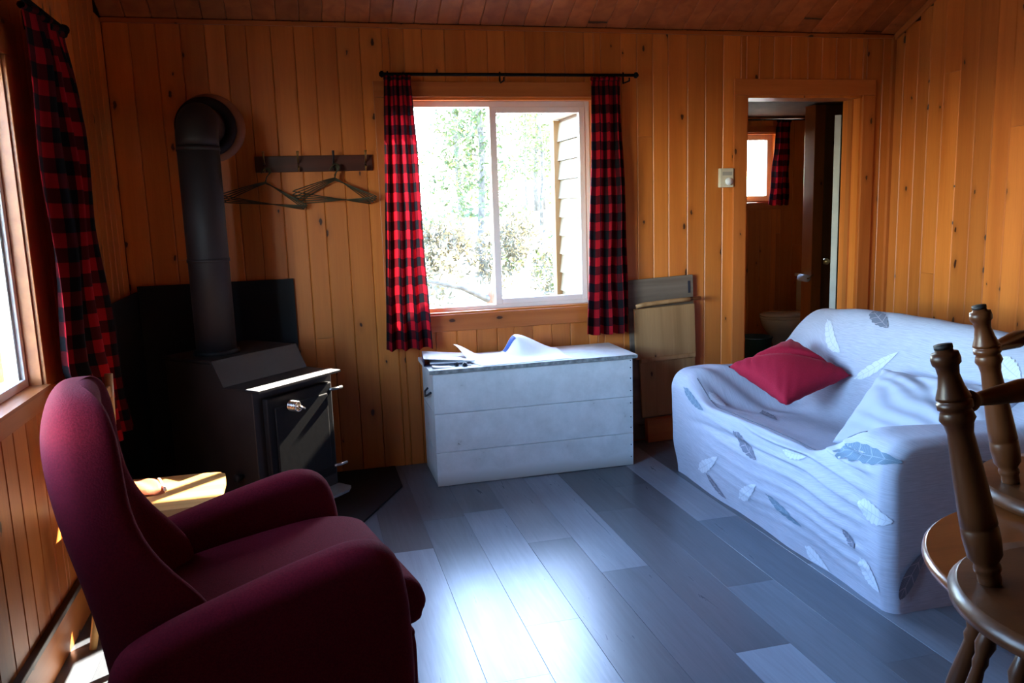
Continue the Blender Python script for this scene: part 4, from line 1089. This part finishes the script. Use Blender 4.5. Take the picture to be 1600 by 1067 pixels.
# ------------------------------------------------------------------ red armchair
AO = Vector((-0.23, 2.37, 0)); AT = math.radians(13)
ac = empty('armchair', AO, AT); tag(ac, 'high-backed burgundy armchair with rounded arms in the left foreground', 'armchair')
def soft(o, lv=2):
    m = o.modifiers.new('sub', 'SUBSURF'); m.levels = lv; m.render_levels = lv
    return o
def slab(name, outline, b0, b1, mat, parent, bev, seg=4, n=5, puff=0.0):
    """upholstered block: a smooth side outline swept sideways with a rolled edge of radius bev"""
    P = [Vector((p.x, p.y)) for p in catmull([(x, z, 0) for x, z in outline], n, True)]
    k = len(P); area = sum(P[i].x * P[(i + 1) % k].y - P[(i + 1) % k].x * P[i].y for i in range(k))
    sg = 1 if area > 0 else -1
    nr = []
    for i in range(k):
        d = (P[(i + 2) % k] - P[(i - 2) % k]).normalized(); nr.append(Vector((-d.y, d.x)) * sg)
    steps = []
    for q in range(seg + 1):
        t = q / seg * math.pi / 2; steps.append((b0 + bev * (1 - math.sin(t)), bev * (1 - math.cos(t))))
    steps.sort()
    lv = [(b0, bev)] + [(b0 + bev * (1 - math.cos(q / seg * math.pi / 2)), bev * (1 - math.sin(q / seg * math.pi / 2))) for q in range(1, seg + 1)]
    lv = lv + [(b1 - (b - b0), i) for b, i in lv[::-1]]
    bm = bmesh.new(); rows = []
    for b, ins in lv: rows.append([bm.verts.new((P[i].x + nr[i].x * ins, b, P[i].y + nr[i].y * ins)) for i in range(k)])
    for r0, r1 in zip(rows, rows[1:]):
        for i in range(k): bm.faces.new((r0[i], r0[(i + 1) % k], r1[(i + 1) % k], r1[i]))
    bm.faces.new(rows[0][::-1]); bm.faces.new(rows[-1])
    return from_bm(name, bm, mat, parent, True)
armo = [(0.345, 0.05), (0.368, 0.10), (0.370, 0.28), (0.360, 0.45), (0.325, 0.555), (0.240, 0.592), (0.10, 0.572), (-0.08, 0.530), (-0.26, 0.480), (-0.36, 0.42), (-0.39, 0.28), (-0.37, 0.07), (-0.33, 0.05), (0.0, 0.048)]
slab('arm', armo, -0.415, -0.290, RED, ac, 0.052, 6)
slab('arm', armo, 0.290, 0.415, RED, ac, 0.052, 6)
slab('seat_cushion', [(0.445, 0.31), (0.450, 0.36), (0.41, 0.415), (0.28, 0.445), (0.05, 0.430), (-0.18, 0.395), (-0.27, 0.36), (-0.27, 0.29), (0.0, 0.268), (0.38, 0.268)], -0.287, 0.287, RED, ac, 0.03, 5)
slab('seat_base', [(0.395, 0.05), (0.412, 0.08), (0.415, 0.16), (0.412, 0.235), (0.39, 0.262), (0.2, 0.264), (-0.20, 0.262), (-0.33, 0.255), (-0.345, 0.20), (-0.345, 0.08), (-0.32, 0.05), (0.0, 0.048)], -0.287, 0.287, RED, ac, 0.018, 3)
# winged back, lofted level by level
LV = [  # z, rear, wing front, inner front, half width
    (0.16, -0.375, -0.20, -0.26, 0.27), (0.30, -0.385, -0.13, -0.26, 0.275), (0.42, -0.400, -0.10, -0.275, 0.278), (0.50, -0.415, -0.135, -0.295, 0.280),
    (0.58, -0.430, -0.205, -0.315, 0.280), (0.66, -0.446, -0.255, -0.330, 0.278), (0.74, -0.460, -0.280, -0.345, 0.275), (0.82, -0.470, -0.288, -0.345, 0.270), (0.90, -0.474, -0.290, -0.334, 0.262), (0.96, -0.466, -0.298, -0.326, 0.245),
    (1.005, -0.448, -0.312, -0.322, 0.212), (1.030, -0.425, -0.335, -0.340, 0.165), (1.040, -0.405, -0.355, -0.358, 0.09)]
bm = bmesh.new(); RR = []
for z, ar, aw, ai, W in LV:
    d_ = aw - ar
    half = [(ar, 0.0), (ar, 0.45 * W), (ar + 0.10 * d_, 0.82 * W), (ar + 0.34 * d_, 0.985 * W), (ar + 0.60 * d_, W), (ar + 0.85 * d_, 0.985 * W), (aw, 0.92 * W), (aw - 0.05 * d_, 0.83 * W), ((ai + aw) / 2 - 0.02, 0.72 * W), (ai, 0.52 * W), (ai, 0.0)]
    ring = half + [(a_, -b_) for a_, b_ in half[-2:0:-1]]
    RR.append([bm.verts.new((a_, b_, z)) for a_, b_ in ring])
k = len(RR[0])
for a_, b_ in zip(RR, RR[1:]):
    for i in range(k): bm.faces.new((a_[i], a_[(i + 1) % k], b_[(i + 1) % k], b_[i]))
bm.faces.new(RR[0][::-1]); bm.faces.new(RR[-1])
soft(from_bm('back', bm, RED, ac, True))
for (a_, b_) in ((0.30, -0.33), (0.30, 0.33), (-0.33, -0.33), (-0.33, 0.33)):
    tube('leg', [(a_, b_, 0.0), (a_ - 0.01, b_, 0.10)], [0.017, 0.026], YELLOWW, ac, 12)

# ------------------------------------------------------------------ small yellow wooden chair behind it
wc = empty('wooden_chair', (-0.585, 3.12, 0)); tag(wc, 'yellow pine chair against the left wall behind the armchair', 'chair')
P = catmull([(-0.20, -0.19, 0), (0.0, -0.20, 0), (0.185, -0.19, 0), (0.222, -0.15, 0), (0.228, 0.0, 0), (0.222, 0.15, 0), (0.185, 0.19, 0), (0.0, 0.20, 0), (-0.20, 0.19, 0), (-0.205, 0.0, 0)], 5, True)
bm = bmesh.new(); a = [bm.verts.new((p.x, p.y, 0.425)) for p in P]; b = [bm.verts.new((p.x, p.y, 0.452)) for p in P]; k = len(P)
for i in range(k): bm.faces.new((a[i], a[(i + 1) % k], b[(i + 1) % k], b[i]))
bm.faces.new(a[::-1]); f2 = bm.faces.new(b); bmesh.ops.bevel(bm, geom=list(f2.edges), offset=0.008, segments=3, affect='EDGES')
from_bm('seat', bm, YELLOWW, wc)
for sx, sy in ((1, 1), (1, -1), (-1, 1), (-1, -1)):
    turned('leg', (sx * 0.150, sy * 0.145, 0.426), (sx * 0.215, sy * 0.215 - (0.03 if sx < 0 and sy < 0 else 0), 0.0), [(0, 0.021), (0.3, 0.019), (1, 0.012)], YELLOWW, wc, 14)
for sy in (1, -1):
    tube('back_post', [(-0.180, sy * 0.165, 0.45), (-0.172, sy * 0.165, 0.65), (-0.160, sy * 0.165, 0.885)], [0.016, 0.017, 0.015], YELLOWW, wc, 12)
for z in (0.60, 0.71, 0.82):
    x_ = -0.174 + (z - 0.6) * 0.05
    box('back_slat', x_ - 0.007, x_ + 0.007, -0.16, 0.16, z - 0.022, z + 0.022, YELLOWW, wc, bev=0.004)
for sy in (-1, 1): box('seat_rail', -0.15, 0.15, sy * 0.145 - 0.01, sy * 0.145 + 0.01, 0.385, 0.424, YELLOWW, wc)
ct = empty('folded_cloth', (-0.66, 3.16, 0.453), 0.3); tag(ct, 'folded orange cloth with cream edge on the yellow chair seat', 'cloth')
grid_mesh('cloth', lambda u, v: (-0.10 + 0.18 * u, -0.08 + 0.17 * v, 0.004 + 0.030 * (math.sin(math.pi * min(1, max(0, u))) ** 0.4) * (math.sin(math.pi * v) ** 0.4) + 0.004 * math.sin(12 * u + 5 * v)), 20, 16, ORANGE, ct)
tube('edge_trim', [(0.082, -0.075 + 0.16 * k / 10, 0.010 + 0.004 * math.sin(k)) for k in range(11)], 0.006, CREAM, ct, 8)

# ------------------------------------------------------------------ round table and the upturned chairs
TC = Vector((1.47, 1.07)); TR = 0.382
tb = empty('round_table', (TC.x, TC.y, 0)); tag(tb, 'round brown wooden table carrying two upturned chairs', 'table')
bm = bmesh.new(); lathe(bm, [(TR - 0.02, 0.722), (TR - 0.006, 0.725), (TR, 0.735), (TR - 0.001, 0.744), (TR - 0.008, 0.750)], 72); from_bm('table_top', bm, TABLEW, tb, True)
for p in tb.children[0].data.polygons: p.use_smooth = abs(p.normal.z) < 0.95
turned('pedestal', (0, 0, 0.10), (0, 0, 0.722), [(0, 0.05), (0.1, 0.06), (0.2, 0.035), (0.35, 0.055), (0.6, 0.04), (0.8, 0.03), (0.95, 0.06), (1, 0.09)], WALNUT, tb, 24)
for q in range(4):
    a_ = math.radians(45 + 90 * q)
    tube('leg', [(0.03 * math.cos(a_), 0.03 * math.sin(a_), 0.16), (0.16 * math.cos(a_), 0.16 * math.sin(a_), 0.12), (0.32 * math.cos(a_), 0.32 * math.sin(a_), 0.025)], [0.03, 0.028, 0.022], WALNUT, tb, 12)

LEGP = [(0, 0.0135), (0.028, 0.0145), (0.030, 0.0215), (0.055, 0.0235), (0.075, 0.0225), (0.085, 0.0185), (0.12, 0.0168), (0.17, 0.021), (0.205, 0.0265), (0.215, 0.0275), (0.218, 0.0235), (0.225, 0.0235), (0.228, 0.028), (0.255, 0.028),
        (0.262, 0.0235), (0.272, 0.0255), (0.30, 0.0285), (0.32, 0.0235), (0.36, 0.0205), (0.50, 0.0245), (0.68, 0.0285), (0.74, 0.0295), (0.745, 0.0275), (0.752, 0.0295), (0.80, 0.030), (0.87, 0.0275), (0.90, 0.019), (0.915, 0.0215), (0.93, 0.0215), (0.945, 0.018), (0.97, 0.019), (1.0, 0.017)]
STP = [(0, 0.010), (0.04, 0.011), (0.08, 0.017), (0.11, 0.019), (0.14, 0.013), (0.17, 0.012), (0.30, 0.016), (0.5, 0.021), (0.70, 0.016), (0.83, 0.012), (0.86, 0.013), (0.89, 0.019), (0.92, 0.017), (0.96, 0.011), (1, 0.010)]
SPP = [(0, 0.009), (0.08, 0.012), (0.14, 0.0165), (0.19, 0.011), (0.22, 0.013), (0.25, 0.010), (0.45, 0.0155), (0.62, 0.0165), (0.80, 0.010), (0.84, 0.014), (0.88, 0.010), (1, 0.008)]
def make_chair(label):
    c = empty('upturned_chair', (0, 0, 0)); tag(c, label, 'chair', 'chairs upturned on the round table')
    # built upright: front towards +X, back towards -X, seat top at 0.45
    bm = bmesh.new(); lathe(bm, [(0.215, 0.408), (0.248, 0.413), (0.262, 0.428), (0.260, 0.442), (0.246, 0.450)], 56, (0, 0), 1.0, 1.0)
    o = from_bm('seat', bm, WALNUT, c, True)
    for p in o.data.polygons: p.use_smooth = abs(p.normal.z) < 0.95
    feet = {}
    for sx, sy in ((1, 1), (1, -1), (-1, 1), (-1, -1)):
        top = Vector((sx * 0.135, sy * 0.145, 0.413)); bot = Vector((sx * 0.195, sy * 0.215, 0.0)); feet[(sx, sy)] = (bot, top)
        turned('leg', bot, top, LEGP, WALNUT, c, 22)
        d = (top - bot).normalized()
        tube('foot_cap', [bot - d * 0.001, bot + d * 0.006], 0.0148, RUBBER, c, 16)
    def at_(k, f): return feet[k][0].lerp(feet[k][1], f)
    for sy in (1, -1): turned('stretcher', at_((1, sy), 0.24), at_((-1, sy), 0.24), STP, WALNUT, c, 16)
    turned('cross_stretcher', (at_((1, 1), 0.24) + at_((-1, 1), 0.24)) / 2, (at_((1, -1), 0.24) + at_((-1, -1), 0.24)) / 2, STP, WALNUT, c, 16)
    for q in range(6):
        a_ = math.radians(180 - 62 + 124 * q / 5)
        thick = q in (0, 5)
        p0 = Vector((0.200 * math.cos(a_), 0.200 * math.sin(a_), 0.449)); p1 = Vector((0.265 * math.cos(a_) - 0.03, 0.255 * math.sin(a_), 0.83))
        turned('back_post' if thick else 'spindle', p0, p1, [(f, r_ * (1.35 if thick else 1.0)) for f, r_ in SPP], WALNUT, c, 14)
    arc = []
    for q in range(17):
        a_ = math.radians(180 - 66 + 132 * q / 16); arc.append((0.265 * math.cos(a_) - 0.03, 0.255 * math.sin(a_), 0.0))
    bm = bmesh.new(); rows = []
    for q, (x_, y_, _) in enumerate(arc):
        h_ = 0.045 + 0.02 * math.sin(math.pi * q / 16); n_ = Vector((x_, y_, 0)).normalized() * 0.009
        rows.append([bm.verts.new((x_ - n_.x, y_ - n_.y, 0.825)), bm.verts.new((x_ + n_.x, y_ + n_.y, 0.825)), bm.verts.new((x_ + n_.x, y_ + n_.y, 0.825 + h_)), bm.verts.new((x_ - n_.x, y_ - n_.y, 0.825 + h_))])
    for a_, b_ in zip(rows, rows[1:]):
        for i in range(4): bm.faces.new((a_[i], a_[(i + 1) % 4], b_[(i + 1) % 4], b_[i]))
    bm.faces.new(rows[0]); bm.faces.new(rows[-1][::-1])
    bmesh.ops.bevel(bm, geom=list(bm.edges), offset=0.003, segments=1, affect='EDGES')
    from_bm('crest_rail', bm, WALNUT, c, True)
    return c
def upturn(c, x, y, facing):
    # flip about its own X axis, then turn; seat top comes to rest on the table top
    c.rotation_euler = (Matrix.Rotation(math.radians(facing), 4, 'Z') @ Matrix.Rotation(math.pi, 4, 'X')).to_euler()
    c.location = (x, y, 0.7515 + 0.45)
A = make_chair('nearer turned-leg wooden chair upside down on the table edge')
upturn(A, 1.255, 0.945, 12)
Bc = copy_tree(A); Bc['label'] = 'farther turned-leg wooden chair upside down, close to the loveseat'
upturn(Bc, 1.716, 1.375, 206)

# ------------------------------------------------------------------ outdoors
GZ = -0.25
def ground(u, v):
    x = -30 + 70 * u; y = -12 + 60 * v
    z = GZ + 0.12 * noise.noise((x * 0.25, y * 0.25, 0)) * ss(0, 3, max(y - 8.0, -3 - x + XL, 0))
    z += 1.6 * ss(9, 26, y) + 0.5 * ss(2, 12, -x - 2) 
    return (x, y, z)
go = grid_mesh('ground', ground, 90, 90, GROUND); struct(go, 'sunlit dry forest ground outside')
# siding of the washroom bump-out, roof over it
sdg = struct(box('wall_siding', 2.225, 2.249, YB + 0.16, BY + 0.14, -0.28, 2.19, CUT), 'outside siding wall of the washroom seen through the back window')
z = -0.25; zi = 0
while z < 2.15:
    zt = min(z + 0.160, 2.185)
    bm = bmesh.new()
    vs = [(0.0, z + 0.006), (-0.030, z), (-0.008, zt), (0.0, zt)]
    a = [bm.verts.new((2.225 + x_, YB + 0.16, z_)) for x_, z_ in vs]; b = [bm.verts.new((2.225 + x_, BY + 0.05, z_)) for x_, z_ in vs]
    bm.faces.new(a); bm.faces.new(b[::-1])
    for i in range(4): bm.faces.new((a[i], b[i], b[(i + 1) % 4], a[(i + 1) % 4]))
    from_bm('board', bm, SIDING, sdg).location = -Vector(sdg.location)
    z += 0.161
struct(box('trim_6', 2.165, 2.249, BY + 0.052, BY + 0.15, -0.28, 2.185, wood('corner_post_wood', (0.22, 0.105, 0.030), (0.17, 0.078, 0.020), 0.6), bev=0.003), 'orange corner post at the end of the siding')
struct(box('roof', 2.12, 5.5, YB + 0.151, BY + 0.40, 2.216, 2.255, ROOFM), 'roof of the washroom')
struct(box('trim_7', 2.12, 2.25, YB + 0.152, BY + 0.40, 2.195, 2.215, VINYL), 'pale soffit beside the siding')

def crown_mesh(name, kind, seed, mat):
    r = random.Random(seed); V_, F_ = [], []
    def leaf(p, s, n):
        d = Vector(n).normalized(); x_ = d.orthogonal().normalized(); x_ = (Matrix.Rotation(r.uniform(0, 6.28), 3, d) @ x_); y_ = d.cross(x_)
        i = len(V_)
        V_.extend([p - x_ * s, p - y_ * s * 0.35, p + x_ * s, p + y_ * s * 0.35]); F_.append((i, i + 1, i + 2, i + 3))
    if kind == 'conifer':
        for k in range(3600):
            h = r.random() ** 1.15; R_ = (1 - h) * 1.25 * (0.55 + 0.45 * abs(math.sin(h * 26))) * r.uniform(0.35, 1)
            a_ = r.uniform(0, 6.28); p = Vector((R_ * math.cos(a_), R_ * math.sin(a_), 1.4 + h * 6.2 - 0.25 * R_))
            leaf(p, r.uniform(0.045, 0.115), (r.gauss(0, 1), r.gauss(0, 1), r.gauss(0, 1) + 0.8))
    elif kind == 'birch':
        C_ = [(r.gauss(0, 0.7), r.gauss(0, 0.7), r.uniform(2.0, 5.5), r.uniform(0.4, 0.9)) for _ in range(11)]
        for k in range(2600):
            c = r.choice(C_); v_ = Vector((r.gauss(0, 1), r.gauss(0, 1), r.gauss(0, 1))).normalized() * c[3] * r.random() ** 0.4
            leaf(Vector(c[:3]) + v_, r.uniform(0.04, 0.085), (r.gauss(0, 1), r.gauss(0, 1), r.gauss(0, 1)))
    else:
        C_ = [(r.gauss(0, 0.30), r.gauss(0, 0.30), r.uniform(0.25, 0.75), r.uniform(0.2, 0.38)) for _ in range(7)]
        for k in range(2600):
            c = r.choice(C_); v_ = Vector((r.gauss(0, 1), r.gauss(0, 1), r.gauss(0, 1))).normalized() * c[3] * r.random() ** 0.35
            p = Vector(c[:3]) + v_
            if p.z > 0.02: leaf(p, r.uniform(0.022, 0.05), (r.gauss(0, 1), r.gauss(0, 1), r.gauss(0, 1)))
    me = bpy.data.meshes.new(name); me.from_pydata([tuple(v) for v in V_], [], F_); me.materials.append(mat); return me
CM = {'conifer': [crown_mesh('crown', 'conifer', s, NEEDLE) for s in (1, 2)], 'birch': [crown_mesh('crown', 'birch', s, LEAFG) for s in (3, 4)],
      'bush': [crown_mesh('foliage', 'bush', 5, LEAFG), crown_mesh('foliage', 'bush', 6, LEAFY), crown_mesh('foliage', 'bush', 7, NEEDLE)]}
def trunk_mesh(h, r0, seed):
    r = random.Random(seed); bm = bmesh.new()
    pts = [(0.04 * math.sin(k * 1.3 + seed), 0.04 * math.cos(k * 1.7 + seed), h * k / 8 - 0.15) for k in range(9)]
    tube_bm(bm, pts, [r0 * (1 - 0.09 * k) for k in range(9)], 9)
    for k in range(12):
        z_ = h * r.uniform(0.25, 0.95); a_ = r.uniform(0, 6.28); l_ = r.uniform(0.3, 0.9) * (1.1 - z_ / h)
        tube_bm(bm, [(0, 0, z_), (l_ * 0.5 * math.cos(a_), l_ * 0.5 * math.sin(a_), z_ + 0.1), (l_ * math.cos(a_), l_ * math.sin(a_), z_ + 0.12)], [0.02, 0.012, 0.005], 5)
    me = bpy.data.meshes.new('trunk'); bm.to_mesh(me); bm.free(); me.materials.append(BARK)
    for p in me.polygons: p.use_smooth = True
    return me
TM = {'conifer': trunk_mesh(7.6, 0.10, 1), 'birch': trunk_mesh(6.2, 0.06, 2)}
def gz(x, y): return ground((x + 30) / 70, (y + 12) / 60)[2]
def tree(kind, x, y, s, rz, label, group, v=0):
    t = empty('tree', (x, y, gz(x, y)), rz); t.scale = (s, s, s)
    link('trunk', TM[kind], BARK, t); link('crown', CM[kind][v % 2], NEEDLE, t)
    tag(t, label, 'tree', group)
rt = random.Random(12)
SPOTS = [(2.35, 10.4, 2.4)]
def free(x, y, d):
    if any((x - a) ** 2 + (y - b) ** 2 < ((d + e) / 2) ** 2 for a, b, e in SPOTS): return False
    SPOTS.append((x, y, d)); return True
ORD = ('nearest the house', 'second nearest the house', 'in the middle of the stand', 'behind the nearer trees', 'far back', 'farthest back')
made = []
for k in range(400):
    y = rt.uniform(12.5, 30); x = y * rt.uniform(0.06, 0.42)
    if len(made) < 13 and free(x, y, 2.6): made.append((y, x))
for k, (y, x) in enumerate(sorted(made)):
    kd = ('conifer', 'birch', 'conifer')[k % 3]
    side = 'left' if x / y < 0.24 else 'right'
    tree(kd, x, y, rt.uniform(0.75, 1.1), rt.uniform(0, 6.28), {'conifer': 'slim green conifer in the sunlit woods outside, seen through the %s pane', 'birch': 'loose light green leafy tree outside, seen through the %s pane'}[kd] % side,
         {'conifer': 'conifers outside the back window, %s', 'birch': 'leafy trees outside the back window, %s'}[kd] % side, k)
for k in range(5):
    tree('conifer', -11 - 1.5 * (k % 2), 6 + 4.5 * k, rt.uniform(0.8, 1.2), rt.uniform(0, 6), 'green conifer far outside the left window', 'conifers outside the left window', k)
n_ = 0
for k in range(600):
    y = rt.uniform(9.2, 14); x = y * rt.uniform(0.10, 0.37)
    if n_ >= 30 or not free(x, y, 1.5): continue
    n_ += 1; v = (0, 1, 2, 1)[n_ % 4]
    b_ = empty('bush', (x, y, gz(x, y)), rt.uniform(0, 6.28)); s_ = rt.uniform(1.5, 2.1); b_.scale = (s_ * 0.8, s_ * 0.8, s_ * 0.85)
    link('foliage', CM['bush'][v], LEAFG, b_)
    nm = ('light green bush', 'yellowing bush', 'dark green bush')[v]
    side = 'left' if x / y < 0.24 else 'right'
    tag(b_, nm + ' on the slope outside, seen through the %s pane' % side, 'bush', ('light green', 'yellowing', 'dark green')[v] + ' bushes beyond the %s pane' % side)
def rockm(seed):
    bm = bmesh.new(); bmesh.ops.create_icosphere(bm, subdivisions=3, radius=0.3)
    for v_ in bm.verts: v_.co *= 1 + 0.35 * noise.noise(v_.co * 4 + Vector((seed, 0, 0))); v_.co.z *= 0.6
    me = bpy.data.meshes.new('rock'); bm.to_mesh(me); bm.free(); me.materials.append(ROCK); return me
rm = rockm(2)
for k in range(10):
    y = rt.uniform(8.2, 9.0) + 0.4 * (k % 2); x = y * (0.12 + 0.022 * k)
    if not free(x, y, 0.6): continue
    o = link('rock', rm, ROCK, loc=(x, y, gz(x, y) + 0.05), rot=(0, 0, rt.uniform(0, 6))); s_ = rt.uniform(0.5, 1.3); o.scale = (s_, s_, s_)
    tag(o, 'pale granite rock on the slope outside the back window', 'rock', 'rocks outside')
# fallen log with broken root
lg = empty('fallen_log', (2.35, 10.4, gz(2.35, 10.4) + 0.35), 0.2); tag(lg, 'dead brown branch with an upright stub outside the left pane', 'log')
tube('branch', [(-1.0, 0, 0.45), (-0.4, 0, 0.30), (0.0, 0, 0.10), (0.6, 0.1, 0.0), (1.3, 0.2, -0.15)], [0.02, 0.035, 0.05, 0.045, 0.03], BARK, lg, 8)
tube('stub', [(0.0, 0, 0.05), (0.06, 0, 0.35), (0.16, 0, 0.62)], [0.07, 0.06, 0.03], plain('rusty_bark', (0.20, 0.08, 0.045), 0.9), lg, 8)
